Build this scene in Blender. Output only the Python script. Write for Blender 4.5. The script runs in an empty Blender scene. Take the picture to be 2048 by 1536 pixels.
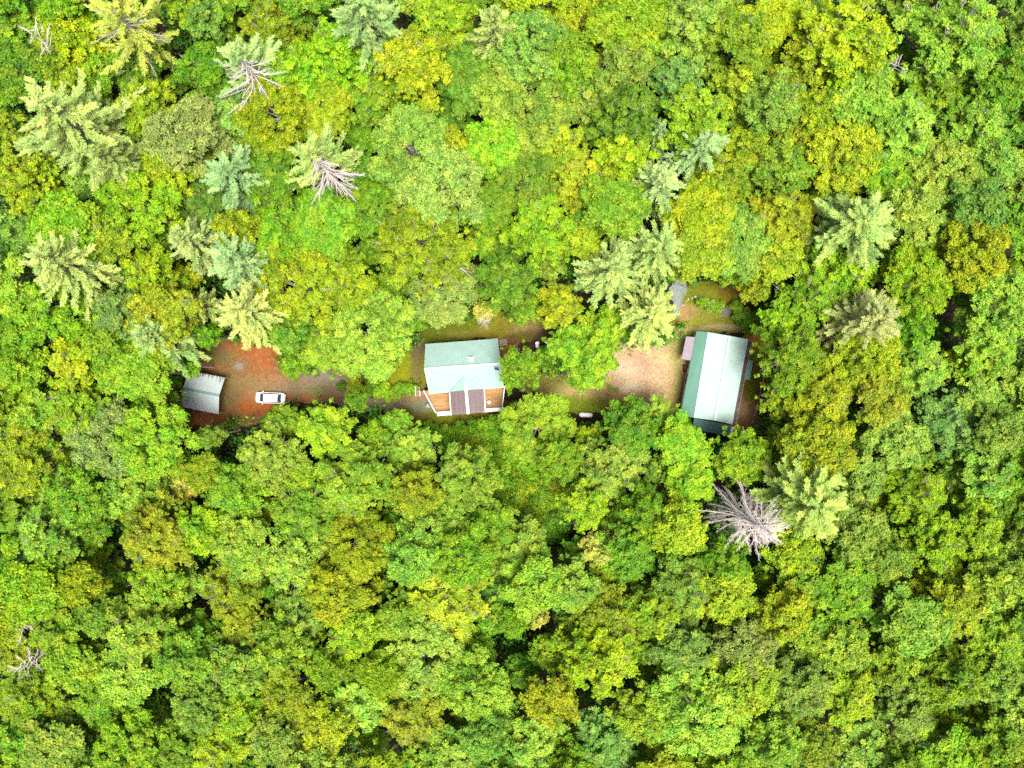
import bpy, math, random
import numpy as np

# ---------------------------------------------------------------- camera, sky, sun, exposure
SC = bpy.context.scene
COL = SC.collection
CAM_H = 113.0                      # flying height of the drone above the yard, metres
F = 2048 * 24 / 36.0               # focal length in photo pixels
cam = bpy.data.cameras.new('camera'); cam.lens = 24; cam.sensor_width = 36
cam.clip_start = 1.0; cam.clip_end = 3000
co = bpy.data.objects.new('camera', cam); COL.objects.link(co)
co.location = (0, 0, CAM_H); co.rotation_euler = (0, 0, 0)
SC.camera = co
SUN_EL, SUN_AZ = math.radians(74), math.radians(152)     # azimuth clockwise from the top of the photo
w = bpy.data.worlds.new('World'); SC.world = w; w.use_nodes = True
nt = w.node_tree
sky = nt.nodes.new('ShaderNodeTexSky'); sky.sky_type = 'NISHITA'; sky.sun_disc = False
sky.sun_elevation = SUN_EL; sky.sun_rotation = SUN_AZ; sky.dust_density = 6.0; sky.air_density = 0.7
bg = nt.nodes['Background']; bg.inputs['Strength'].default_value = 0.15
nt.links.new(sky.outputs[0], bg.inputs['Color'])
sl = bpy.data.lights.new('sun', 'SUN'); sl.energy = 3.3; sl.angle = math.radians(26); sl.color = (1.0, 0.96, 0.88)
so = bpy.data.objects.new('sun', sl); COL.objects.link(so)
sdir = (math.sin(SUN_AZ) * math.cos(SUN_EL), math.cos(SUN_AZ) * math.cos(SUN_EL), math.sin(SUN_EL))
from mathutils import Vector
so.rotation_euler = Vector(sdir).to_track_quat('Z', 'Y').to_euler(); so.location = (0, 0, 80)
SC.view_settings.view_transform = 'Standard'; SC.view_settings.look = 'None'
SC.view_settings.gamma = 1.0; SC.view_settings.exposure = 1.05
SC.cycles.max_bounces = 7; SC.cycles.diffuse_bounces = 4; SC.cycles.transmission_bounces = 4
SC.cycles.glossy_bounces = 2; SC.cycles.transparent_max_bounces = 4
SC.cycles.use_denoising = False
SC.cycles.sample_clamp_indirect = 6.0

# ---------------------------------------------------------------- helpers
def P(px, py, z=0.0):
    """A point of the photograph at a height above the ground, in metres."""
    k = (CAM_H - z) / F
    return np.array([(px - 1024) * k, (768 - py) * k, z])

def lin(c, k=1.0):
    return tuple((((v / 255) / 12.92) if v / 255 <= 0.04045 else ((v / 255 + 0.055) / 1.055) ** 2.4) * k for v in c)

def newmat(name):
    m = bpy.data.materials.new(name); m.use_nodes = True
    return m, m.node_tree, m.node_tree.nodes['Principled BSDF']

def plain(name, color, rough=0.6, spec=0.4, metal=0.0, noise=0.12, scale=3.0, bump=0.0):
    m, t, b = newmat(name)
    n = t.nodes.new('ShaderNodeTexNoise'); n.inputs['Scale'].default_value = scale; n.inputs['Detail'].default_value = 6
    tc = t.nodes.new('ShaderNodeTexCoord'); t.links.new(tc.outputs['Object'], n.inputs['Vector'])
    mr = t.nodes.new('ShaderNodeMapRange'); mr.inputs[1].default_value = 0.3; mr.inputs[2].default_value = 0.7
    mr.inputs[3].default_value = 1 - noise; mr.inputs[4].default_value = 1 + noise
    t.links.new(n.outputs['Fac'], mr.inputs[0])
    mx = t.nodes.new('ShaderNodeVectorMath'); mx.operation = 'SCALE'; mx.inputs[0].default_value = color
    t.links.new(mr.outputs[0], mx.inputs['Scale']); t.links.new(mx.outputs[0], b.inputs['Base Color'])
    b.inputs['Roughness'].default_value = rough; b.inputs['Specular IOR Level'].default_value = spec
    b.inputs['Metallic'].default_value = metal
    if bump:
        bp = t.nodes.new('ShaderNodeBump'); bp.inputs['Strength'].default_value = bump
        t.links.new(n.outputs['Fac'], bp.inputs['Height']); t.links.new(bp.outputs[0], b.inputs['Normal'])
    return m

def mesh_np(name, V, Fq, mat, tone=None, nper=4, smooth=False):
    """Mesh from numpy arrays; every face has nper corners."""
    me = bpy.data.meshes.new(name)
    V = np.asarray(V, dtype=np.float32); Fq = np.asarray(Fq, dtype=np.int32)
    me.vertices.add(len(V)); me.vertices.foreach_set('co', V.ravel())
    me.loops.add(Fq.size); me.loops.foreach_set('vertex_index', Fq.ravel())
    me.polygons.add(len(Fq)); me.polygons.foreach_set('loop_start', np.arange(0, Fq.size, nper, dtype=np.int32))
    me.update(calc_edges=True)
    if smooth: me.polygons.foreach_set('use_smooth', np.ones(len(Fq), dtype=bool))
    if tone is not None:
        a = me.attributes.new('tone', 'FLOAT', 'FACE'); a.data.foreach_set('value', np.asarray(tone, dtype=np.float32))
    me.materials.append(mat)
    return me

def link(name, me, parent=None, loc=None):
    o = bpy.data.objects.new(name, me); COL.objects.link(o)
    if parent is not None: o.parent = parent
    if loc is not None: o.location = loc
    return o

def tag(o, label=None, cat=None, group=None, kind=None):
    if label: o['label'] = label
    if cat: o['category'] = cat
    if group: o['group'] = group
    if kind: o['kind'] = kind
    return o

def thing(name, loc, label, cat, group=None, rz=0.0):
    o = bpy.data.objects.new(name, None); COL.objects.link(o)
    o.location = loc; o.rotation_euler = (0, 0, rz); o.empty_display_size = 0.3
    return tag(o, label, cat, group)

class MB:
    """Collects quads, boxes, tubes; coordinates are world, build() makes them relative to the parent's base."""
    def __init__(s): s.v = []; s.f = []
    def poly(s, pts):
        i = len(s.v); s.v += [tuple(p) for p in pts]; s.f.append(tuple(range(i, i + len(pts))))
    def hexa(s, b, t):
        """b, t: four corners each, counter-clockwise seen from above."""
        i = len(s.v); s.v += [tuple(p) for p in b] + [tuple(p) for p in t]
        s.f += [(i+3, i+2, i+1, i), (i+4, i+5, i+6, i+7)]
        for k in range(4):
            k2 = (k + 1) % 4; s.f.append((i+k, i+k2, i+4+k2, i+4+k))
    def prism(s, pts, z0, z1):
        n = len(pts); i = len(s.v)
        s.v += [(p[0], p[1], z0) for p in pts] + [(p[0], p[1], z1) for p in pts]
        s.f += [tuple(range(i + n - 1, i - 1, -1)), tuple(range(i + n, i + 2 * n))]
        for k in range(n):
            k2 = (k + 1) % n; s.f.append((i+k, i+k2, i+n+k2, i+n+k))
    def box(s, c, size, rz=0.0):
        cx, cy, cz = c; a, b, h = size[0] / 2, size[1] / 2, size[2] / 2
        cs, sn = math.cos(rz), math.sin(rz)
        q = [(cx + x * cs - y * sn, cy + x * sn + y * cs) for x, y in ((-a, -b), (a, -b), (a, b), (-a, b))]
        s.hexa([(x, y, cz - h) for x, y in q], [(x, y, cz + h) for x, y in q])
    def beam(s, a, b, wd, ht):
        """A bar between two points, wd wide across, ht thick upwards (its underside on the line)."""
        a = np.array(a, float); b = np.array(b, float); d = b - a; L = np.linalg.norm(d)
        if L < 1e-6: return
        d /= L; up = np.array([0, 0, 1.0])
        side = np.cross(d, up)
        if np.linalg.norm(side) < 1e-3: side = np.array([1.0, 0, 0])
        side /= np.linalg.norm(side); n = np.cross(side, d)
        q = side * wd / 2
        s.hexa([a - q, a + q, b + q, b - q] if False else [a + q, b + q, b - q, a - q],
               [a + q + n * ht, b + q + n * ht, b - q + n * ht, a - q + n * ht])
    def tube(s, pts, rad, n=8, caps=True):
        pts = [np.array(p, float) for p in pts]; i0 = len(s.v); m = len(pts)
        if not hasattr(rad, '__len__'): rad = [rad] * m
        ref = np.array([0.3, 0.2, 1.0])
        for k, p in enumerate(pts):
            d = pts[min(k + 1, m - 1)] - pts[max(k - 1, 0)]; d /= max(np.linalg.norm(d), 1e-9)
            r_ = ref if abs(np.dot(d, ref / np.linalg.norm(ref))) < 0.95 else np.array([1.0, 0, 0])
            u = np.cross(d, r_); u /= np.linalg.norm(u); v = np.cross(d, u)
            for j in range(n):
                a = 2 * math.pi * j / n
                s.v.append(tuple(p + rad[k] * (u * math.cos(a) + v * math.sin(a))))
        for k in range(m - 1):
            for j in range(n):
                j2 = (j + 1) % n
                s.f.append((i0 + k*n + j, i0 + k*n + j2, i0 + (k+1)*n + j2, i0 + (k+1)*n + j))
        if caps:
            s.f.append(tuple(i0 + j for j in range(n - 1, -1, -1))); s.f.append(tuple(i0 + (m-1)*n + j for j in range(n)))
    def build(s, name, mat, parent=None, smooth=False, bevel=0.0):
        me = bpy.data.meshes.new(name); base = np.zeros(3)
        if parent is not None:
            base = np.array(parent.matrix_basis.translation) if parent.parent is None else base
        o = bpy.data.objects.new(name, me)
        org = ABS.get(parent.name, np.zeros(3)) if parent is not None else s.base()
        me.from_pydata([tuple(np.array(p) - org) for p in s.v], [], s.f)
        me.materials.append(mat); me.update()
        if smooth: me.polygons.foreach_set('use_smooth', np.ones(len(me.polygons), dtype=bool))
        COL.objects.link(o)
        if parent is not None: o.parent = parent; ABS[o.name] = org
        else: o.location = org; ABS[o.name] = org
        if bevel:
            md = o.modifiers.new('bevel', 'BEVEL'); md.width = bevel; md.segments = 2; md.limit_method = 'ANGLE'
        return o
    def base(s):
        a = np.array(s.v); return np.array([a[:, 0].mean(), a[:, 1].mean(), a[:, 2].min()])
ABS = {}
def place(name, loc, label, cat, group=None):
    o = thing(name, tuple(loc), label, cat, group); ABS[o.name] = np.array(loc, float); return o

# ---------------------------------------------------------------- materials
GAIN = 0.50            # photo colour -> surface colour under this light and exposure
def c(r, g, b, k=1.0): return lin((r, g, b), GAIN * k)

def leaf_material(name, yel=0.35, transl=0.32):
    m, t, b = newmat(name)
    oi = t.nodes.new('ShaderNodeObjectInfo')
    at = t.nodes.new('ShaderNodeAttribute'); at.attribute_name = 'tone'
    # tone 0..1 : from deeper green to fresh yellow growth, and lighter/darker leaves
    hsv = t.nodes.new('ShaderNodeHueSaturation')
    mh = t.nodes.new('ShaderNodeMapRange'); mh.inputs[3].default_value = 0.5 + 0.03; mh.inputs[4].default_value = 0.5 - 0.014
    mv = t.nodes.new('ShaderNodeMapRange'); mv.inputs[3].default_value = 0.5; mv.inputs[4].default_value = 1.5
    t.links.new(at.outputs['Fac'], mh.inputs[0]); t.links.new(at.outputs['Fac'], mv.inputs[0])
    t.links.new(mh.outputs[0], hsv.inputs['Hue']); t.links.new(mv.outputs[0], hsv.inputs['Value'])
    t.links.new(oi.outputs['Color'], hsv.inputs['Color'])
    # broad variation over one crown
    tc = t.nodes.new('ShaderNodeTexCoord'); n = t.nodes.new('ShaderNodeTexNoise'); n.inputs['Scale'].default_value = 0.45
    n.inputs['Detail'].default_value = 3
    ad = t.nodes.new('ShaderNodeVectorMath'); ad.operation = 'ADD'
    t.links.new(tc.outputs['Object'], ad.inputs[0])
    cv = t.nodes.new('ShaderNodeCombineXYZ'); rm = t.nodes.new('ShaderNodeMath'); rm.operation = 'MULTIPLY'; rm.inputs[1].default_value = 90
    t.links.new(oi.outputs['Random'], rm.inputs[0]); t.links.new(rm.outputs[0], cv.inputs[0]); t.links.new(cv.outputs[0], ad.inputs[1])
    t.links.new(ad.outputs[0], n.inputs['Vector'])
    h2 = t.nodes.new('ShaderNodeHueSaturation')
    m2 = t.nodes.new('ShaderNodeMapRange'); m2.inputs[1].default_value = 0.35; m2.inputs[2].default_value = 0.65
    m2.inputs[3].default_value = 0.522; m2.inputs[4].default_value = 0.488
    t.links.new(n.outputs['Fac'], m2.inputs[0]); t.links.new(m2.outputs[0], h2.inputs['Hue'])
    t.links.new(hsv.outputs[0], h2.inputs['Color'])
    t.links.new(h2.outputs[0], b.inputs['Base Color'])
    b.inputs['Roughness'].default_value = 0.55; b.inputs['Specular IOR Level'].default_value = 0.25
    tr = t.nodes.new('ShaderNodeBsdfTranslucent'); t.links.new(h2.outputs[0], tr.inputs['Color'])
    mix = t.nodes.new('ShaderNodeMixShader'); mix.inputs[0].default_value = transl
    t.links.new(b.outputs[0], mix.inputs[1]); t.links.new(tr.outputs[0], mix.inputs[2])
    t.links.new(mix.outputs[0], t.nodes['Material Output'].inputs['Surface'])
    return m
M_leaf = leaf_material('leaf')
M_needle = leaf_material('needle', transl=0.2)
M_bark = plain('bark', (0.16, 0.13, 0.10), 0.9, 0.1, noise=0.35, scale=4, bump=0.4)
M_greybark = plain('grey_bark', (0.34, 0.30, 0.26), 0.9, 0.1, noise=0.3, scale=4, bump=0.3)
M_deadwood = plain('dead_wood', (0.44, 0.39, 0.36), 0.85, 0.15, noise=0.2, scale=3)

def metal_roof(name, color, rough=0.38, stain=None, noise=0.06, direction=None):
    m = plain(name, color, rough, 0.5, 0.0, noise, 0.8)
    return m
M_teal = plain('teal_roof', c(184, 222, 210), 0.42, 0.5, noise=0.07, scale=0.9)
M_tealcap = plain('teal_ridge', c(188, 226, 214), 0.4, 0.5, noise=0.05, scale=0.6)
M_shedroof = plain('pale_teal_roof', c(190, 222, 210), 0.42, 0.5, noise=0.08, scale=0.6)
M_shedgreen = plain('green_roof', c(124, 178, 156), 0.45, 0.4, noise=0.06, scale=0.6)
M_sheddark = plain('dark_teal_roof', c(84, 132, 124), 0.5, 0.4, noise=0.08, scale=0.8)
M_white = plain('white_paint', (0.75, 0.75, 0.73), 0.5, 0.4, noise=0.04)
M_wall = plain('tan_siding', (0.36, 0.31, 0.24), 0.8, 0.2, noise=0.12, scale=2)
M_shedwall = plain('cream_siding', (0.55, 0.5, 0.42), 0.8, 0.2, noise=0.12, scale=2)
M_glass = plain('window_glass', (0.03, 0.045, 0.05), 0.08, 0.6, noise=0.02)
M_dark = plain('dark_metal', (0.035, 0.035, 0.04), 0.5, 0.4, noise=0.2)
M_mauve = plain('mauve_roof', c(160, 150, 160), 0.6, 0.3, noise=0.1, scale=2)
M_grey = plain('grey_metal', (0.42, 0.43, 0.45), 0.4, 0.5, noise=0.08)
M_stone = plain('field_stone', (0.34, 0.29, 0.25), 0.9, 0.2, noise=0.4, scale=2.5, bump=0.5)
M_timber = plain('weathered_timber', (0.24, 0.18, 0.14), 0.85, 0.15, noise=0.3, scale=3, bump=0.2)

def wood(name, color, sc=(1, 14, 1), rz=0.0, contrast=0.35):
    m, t, b = newmat(name)
    tc = t.nodes.new('ShaderNodeTexCoord'); mp = t.nodes.new('ShaderNodeMapping')
    mp.inputs['Rotation'].default_value = (0, 0, rz); mp.inputs['Scale'].default_value = sc
    n = t.nodes.new('ShaderNodeTexNoise'); n.inputs['Scale'].default_value = 0.5; n.inputs['Detail'].default_value = 5
    t.links.new(tc.outputs['Object'], mp.inputs[0]); t.links.new(mp.outputs[0], n.inputs['Vector'])
    r = t.nodes.new('ShaderNodeValToRGB'); r.color_ramp.elements[0].position = 0.33; r.color_ramp.elements[1].position = 0.68
    r.color_ramp.elements[0].color = tuple(v * (1 - contrast) for v in color) + (1,)
    r.color_ramp.elements[1].color = tuple(v * (1 + contrast) for v in color) + (1,)
    t.links.new(n.outputs['Fac'], r.inputs[0]); t.links.new(r.outputs[0], b.inputs['Base Color'])
    b.inputs['Roughness'].default_value = 0.75; b.inputs['Specular IOR Level'].default_value = 0.2
    return m
HROT = math.radians(4.4)
M_deck = wood('deck_boards', c(206, 160, 104), (1, 7, 1), -HROT, 0.28)
M_steps = wood('step_boards', c(176, 140, 118), (7, 1, 1), 0, 0.3)
M_slat = wood('grey_slats', c(112, 100, 98), (1, 9, 1), math.radians(10), 0.4)

# stained white carport roof
def carport_mat():
    m, t, b = newmat('white_carport_roof')
    tc = t.nodes.new('ShaderNodeTexCoord')
    mp = t.nodes.new('ShaderNodeMapping'); mp.inputs['Rotation'].default_value = (0, 0, math.radians(10.7)); mp.inputs['Scale'].default_value = (5.0, 0.45, 1)
    n = t.nodes.new('ShaderNodeTexNoise'); n.inputs['Scale'].default_value = 0.8; n.inputs['Detail'].default_value = 4
    t.links.new(tc.outputs['Object'], mp.inputs[0]); t.links.new(mp.outputs[0], n.inputs['Vector'])
    mp2 = t.nodes.new('ShaderNodeMapping'); mp2.inputs['Rotation'].default_value = (0, 0, math.radians(10.7))
    t.links.new(tc.outputs['Object'], mp2.inputs[0])
    sx = t.nodes.new('ShaderNodeSeparateXYZ'); t.links.new(mp2.outputs[0], sx.inputs[0])
    # dirt streaks run down from the far eave
    g = t.nodes.new('ShaderNodeMapRange'); g.inputs[1].default_value = 1.3; g.inputs[2].default_value = 3.0; g.inputs[3].default_value = -0.25; g.inputs[4].default_value = 0.1
    t.links.new(sx.outputs[1], g.inputs[0])
    ad = t.nodes.new('ShaderNodeMath'); ad.operation = 'ADD'; t.links.new(n.outputs['Fac'], ad.inputs[0]); t.links.new(g.outputs[0], ad.inputs[1])
    r = t.nodes.new('ShaderNodeValToRGB'); r.color_ramp.elements[0].position = 0.5; r.color_ramp.elements[1].position = 0.66
    r.color_ramp.elements[0].color = c(198, 212, 210) + (1,); r.color_ramp.elements[1].color = c(90, 88, 82) + (1,)
    t.links.new(ad.outputs[0], r.inputs[0]); t.links.new(r.outputs[0], b.inputs['Base Color'])
    b.inputs['Roughness'].default_value = 0.45
    return m
M_carport = carport_mat()

def tinted():
    m, t, b = newmat('tinted_panel')
    b.inputs['Base Color'].default_value = c(166, 146, 144) + (1,); b.inputs['Roughness'].default_value = 0.35
    tr = t.nodes.new('ShaderNodeBsdfTransparent'); tr.inputs[0].default_value = (0.75, 0.62, 0.55, 1)
    mix = t.nodes.new('ShaderNodeMixShader'); mix.inputs[0].default_value = 0.30
    t.links.new(b.outputs[0], mix.inputs[1]); t.links.new(tr.outputs[0], mix.inputs[2])
    t.links.new(mix.outputs[0], t.nodes['Material Output'].inputs['Surface'])
    return m
M_tint = tinted()

def ground_mat(name, grassy=0.0, rough_sc=1.0):
    m, t, b = newmat(name)
    at = t.nodes.new('ShaderNodeAttribute'); at.attribute_name = 'hue'
    tc = t.nodes.new('ShaderNodeTexCoord')
    def noise(sc, det=6):
        n = t.nodes.new('ShaderNodeTexNoise'); n.inputs['Scale'].default_value = sc; n.inputs['Detail'].default_value = det
        n.inputs['Roughness'].default_value = 0.65
        t.links.new(tc.outputs['Object'], n.inputs['Vector']); return n
    n1 = noise(0.35); n2 = noise(3.5, 8); n3 = noise(11, 4)
    def rng(n, lo, hi, a=0.3, bb=0.7):
        r = t.nodes.new('ShaderNodeMapRange'); r.inputs[1].default_value = a; r.inputs[2].default_value = bb
        r.inputs[3].default_value = lo; r.inputs[4].default_value = hi; t.links.new(n.outputs['Fac'], r.inputs[0]); return r
    r1 = rng(n1, 0.86, 1.14); r2 = rng(n2, 0.68, 1.32); r3 = rng(n3, 0.72, 1.28)
    mu = t.nodes.new('ShaderNodeMath'); mu.operation = 'MULTIPLY'; t.links.new(r1.outputs[0], mu.inputs[0]); t.links.new(r2.outputs[0], mu.inputs[1])
    mu2 = t.nodes.new('ShaderNodeMath'); mu2.operation = 'MULTIPLY'; t.links.new(mu.outputs[0], mu2.inputs[0]); t.links.new(r3.outputs[0], mu2.inputs[1])
    hs = t.nodes.new('ShaderNodeHueSaturation'); t.links.new(at.outputs['Color'], hs.inputs['Color']); t.links.new(mu2.outputs[0], hs.inputs['Value'])
    n4 = noise(1.3, 5); r4 = rng(n4, 0.475, 0.535); t.links.new(r4.outputs[0], hs.inputs['Hue'])
    t.links.new(hs.outputs[0], b.inputs['Base Color'])
    b.inputs['Roughness'].default_value = 0.95; b.inputs['Specular IOR Level'].default_value = 0.1
    bp = t.nodes.new('ShaderNodeBump'); bp.inputs['Strength'].default_value = 0.6; bp.inputs['Distance'].default_value = 0.08
    t.links.new(n2.outputs['Fac'], bp.inputs['Height']); t.links.new(bp.outputs[0], b.inputs['Normal'])
    return m
M_ground = ground_mat('soil')

# ---------------------------------------------------------------- ground sheets
rng = np.random.default_rng(7)
def vnoise(x, y, s, seed):
    """Smooth value noise on arrays, -1..1."""
    g = np.random.default_rng(seed).uniform(-1, 1, (256, 256))
    x = x * s + 100; y = y * s + 100
    xi = np.floor(x).astype(int); yi = np.floor(y).astype(int); fx = x - xi; fy = y - yi
    fx = fx * fx * (3 - 2 * fx); fy = fy * fy * (3 - 2 * fy)
    G = lambda a, b: g[a % 256, b % 256]
    return (G(xi, yi) * (1 - fx) + G(xi + 1, yi) * fx) * (1 - fy) + (G(xi, yi + 1) * (1 - fx) + G(xi + 1, yi + 1) * fx) * fy

LITTER = (0.024, 0.016, 0.010)
# photo x, y, radii, colour, class (d drive, l lawn, y yard, g bare soil and painted house-wall shade)
BL = [
 (450,770,95,62,(168,98,58),'d'),(400,735,45,30,(166,90,50),'d'),(512,712,36,28,(192,96,48),'d'),(522,745,42,30,(188,96,54),'d'),
 (470,742,34,28,(128,104,52),'d'),(476,733,8,6,(176,150,135),'d'),(462,800,14,34,(122,90,50),'d'),(560,775,55,18,(176,136,96),'d'),
 (620,772,50,18,(156,104,72),'d'),(650,762,36,12,(166,138,112),'d'),(636,787,22,9,(122,122,62),'d'),(700,748,36,12,(152,122,78),'d'),
 (358,780,26,60,(170,92,56),'d'),(440,800,30,14,(140,112,60),'d'),(500,770,30,10,(150,118,70),'d'),(430,715,24,10,(134,110,54),'d'),(400,832,60,12,(158,72,36),'d'),(500,815,42,10,(188,84,38),'d'),(540,760,40,20,(176,110,66),'d'),  # the deep red strip below the carport is its shade, painted into the clay
 (600,798,60,8,(184,100,52),'d'),(665,790,30,10,(176,116,78),'d'),
 (780,806,75,11,(172,138,102),'d'),(730,798,40,7,(158,104,76),'d'),(800,798,60,4,(184,120,70),'d'),(840,812,16,10,(150,140,92),'d'),(826,832,30,12,(134,112,52),'l'),
 (800,738,48,28,(146,152,22),'l'),(740,748,42,12,(124,124,32),'l'),(835,725,10,52,(122,86,62),'g'),(820,770,20,8,(140,140,30),'l'),  # the narrow brown strip left of the house is wall shade painted into the ground
 (890,658,50,20,(96,108,22),'l'),(950,650,60,16,(116,124,26),'l'),(930,668,30,6,(150,132,60),'l'),(1000,655,38,18,(158,142,46),'l'),(1050,655,34,13,(186,138,80),'d'),(1095,668,24,10,(92,60,42),'g'),(1010,690,15,14,(150,88,58),'g'),(1040,672,30,6,(110,96,40),'l'),
 (900,845,70,16,(136,144,22),'l'),(960,842,50,9,(146,124,58),'l'),(1010,828,28,16,(116,112,40),'l'),(985,854,45,6,(120,82,42),'g'),(860,852,20,12,(120,90,45),'g'),
 (1250,752,78,48,(208,172,134),'y'),(1330,790,42,40,(192,156,112),'y'),(1140,775,66,14,(180,156,98),'y'),(1095,766,36,12,(132,132,52),'l'),
 (1175,806,72,16,(126,150,20),'l'),(1255,738,26,14,(222,200,172),'y'),(1262,775,14,9,(216,198,170),'y'),(1300,758,24,24,(214,184,148),'y'),(1330,728,22,22,(206,180,134),'y'),(1350,700,16,30,(170,160,92),'y'),
 (1349,755,9,55,(132,138,60),'l'),(1310,826,42,14,(196,154,120),'y'),(1228,778,9,4,(130,150,50),'l'),(1285,735,30,14,(196,154,134),'y'),(1240,790,40,10,(178,134,92),'y'),(1230,806,50,6,(142,128,40),'l'),
 (1400,640,46,22,(150,146,58),'l'),(1450,640,50,18,(124,132,32),'l'),(1400,590,42,16,(124,134,32),'l'),(1355,588,9,30,(176,160,150),'d'),(1375,625,12,10,(190,150,105),'l'),
 (1460,592,34,12,(156,140,42),'l'),(1470,579,24,6,(176,112,60),'g'),(1490,604,12,9,(84,42,28),'g'),(1455,622,14,9,(158,132,116),'g'),(1440,656,55,5,(176,160,128),'y'),
 (1512,722,18,60,(126,128,22),'l'),(1500,682,10,8,(190,104,44),'g'),(1488,835,22,32,(160,104,62),'g'),(1484,815,9,14,(186,134,96),'g'),(1465,876,25,8,(60,36,24),'g'),(1520,772,7,36,(116,58,38),'g'),(1360,800,8,60,(112,76,52),'g'),(1385,760,8,60,(128,80,56),'g'),
 (1505,770,10,22,(134,128,30),'l'),
]
def ground_color(X, Y):
    px = X * F / CAM_H + 1024; py = 768 - Y * F / CAM_H
    wx = px + 7 * vnoise(X, Y, 0.45, 1) + 4 * vnoise(X, Y, 1.6, 2); wy = py + 5 * vnoise(X, Y, 0.45, 3) + 3 * vnoise(X, Y, 1.6, 4)
    shp = X.shape; num = np.zeros(shp + (3,)); den = np.full(shp, 0.02)
    num += 0.02 * np.array(LITTER); best = np.full(shp, 0.15); cls = np.full(shp, 'f')
    for (bx, by, rx, ry, col, k) in BL:
        d2 = ((wx - bx) / rx) ** 2 + ((wy - by) / ry) ** 2
        small = 1 + 900.0 / (rx * ry + 60)
        ww = np.exp(-(d2 ** 1.4) * 0.75) * small
        col = (col[0] * .88, col[1] * 1.03, col[2] * 1.12) if k in 'dg' else col
        num += ww[..., None] * np.array(c(*col)); den += ww
        up = ww > best; best = np.where(up, ww, best); cls = np.where(up, k, cls)
    return num / den[..., None], cls

def cell_mesh(name, xs, ys, keep, colors, z, mat):
    nx, ny = len(xs) - 1, len(ys) - 1
    ii, jj = np.nonzero(keep)
    idx = np.full((nx + 1, ny + 1), -1)
    quads = np.stack([ii * (ny + 1) + jj, (ii + 1) * (ny + 1) + jj, (ii + 1) * (ny + 1) + jj + 1, ii * (ny + 1) + jj + 1], 1)
    used, inv = np.unique(quads, return_inverse=True)
    vi, vj = used // (ny + 1), used % (ny + 1)
    V = np.stack([xs[vi], ys[vj], np.full(len(used), z)], 1)
    me = mesh_np(name, V, inv.reshape(-1, 4), mat)
    a = me.attributes.new('hue', 'FLOAT_COLOR', 'POINT')
    cc = np.concatenate([colors[vi, vj], np.ones((len(used), 1))], 1).astype(np.float32)
    a.data.foreach_set('color', cc.ravel())
    return link(name, me)
xs = np.arange(-60, 46, 0.25); ys = np.arange(-12, 20, 0.25)
XX, YY = np.meshgrid(xs, ys, indexing='ij')
CC, CL = ground_color(XX, YY)
cellc = CL[:-1, :-1]
for nm, k in (('driveway', 'd'), ('lawn', 'l'), ('gravel_yard', 'y'), ('bare_soil_and_shade', 'g')):
    o = cell_mesh(nm, xs, ys, cellc == k, CC, 0.0, M_ground); tag(o, kind='structure')
gx = np.linspace(-320, 320, 81); gy = np.linspace(-320, 320, 81)
GX, GY = np.meshgrid(gx, gy, indexing='ij')
o = cell_mesh('ground', gx, gy, np.ones((80, 80), bool), np.broadcast_to(np.array(LITTER), GX.shape + (3,)), -0.004, M_ground)
tag(o, kind='structure')

# ---------------------------------------------------------------- foliage meshes
def unit(v): return v / np.maximum(np.linalg.norm(v, axis=-1, keepdims=True), 1e-9)

def leaf_quads(C, N, L, W, rg, spread=0.9):
    """Rhombic leaves at C, facing about N, half length L and half width W."""
    n = unit(N + spread * rg.normal(size=N.shape) * 0.6)
    a = unit(np.cross(n, rg.normal(size=N.shape))); b = np.cross(n, a)
    L = np.asarray(L).reshape(-1, 1); W = np.asarray(W).reshape(-1, 1)
    droop = -n * L * 0.25
    V = np.stack([C + a * L + droop, C + b * W, C - a * L + droop * 0.3, C - b * W], 1).reshape(-1, 3)
    Fq = np.arange(len(C) * 4).reshape(-1, 4)
    return V, Fq

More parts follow.
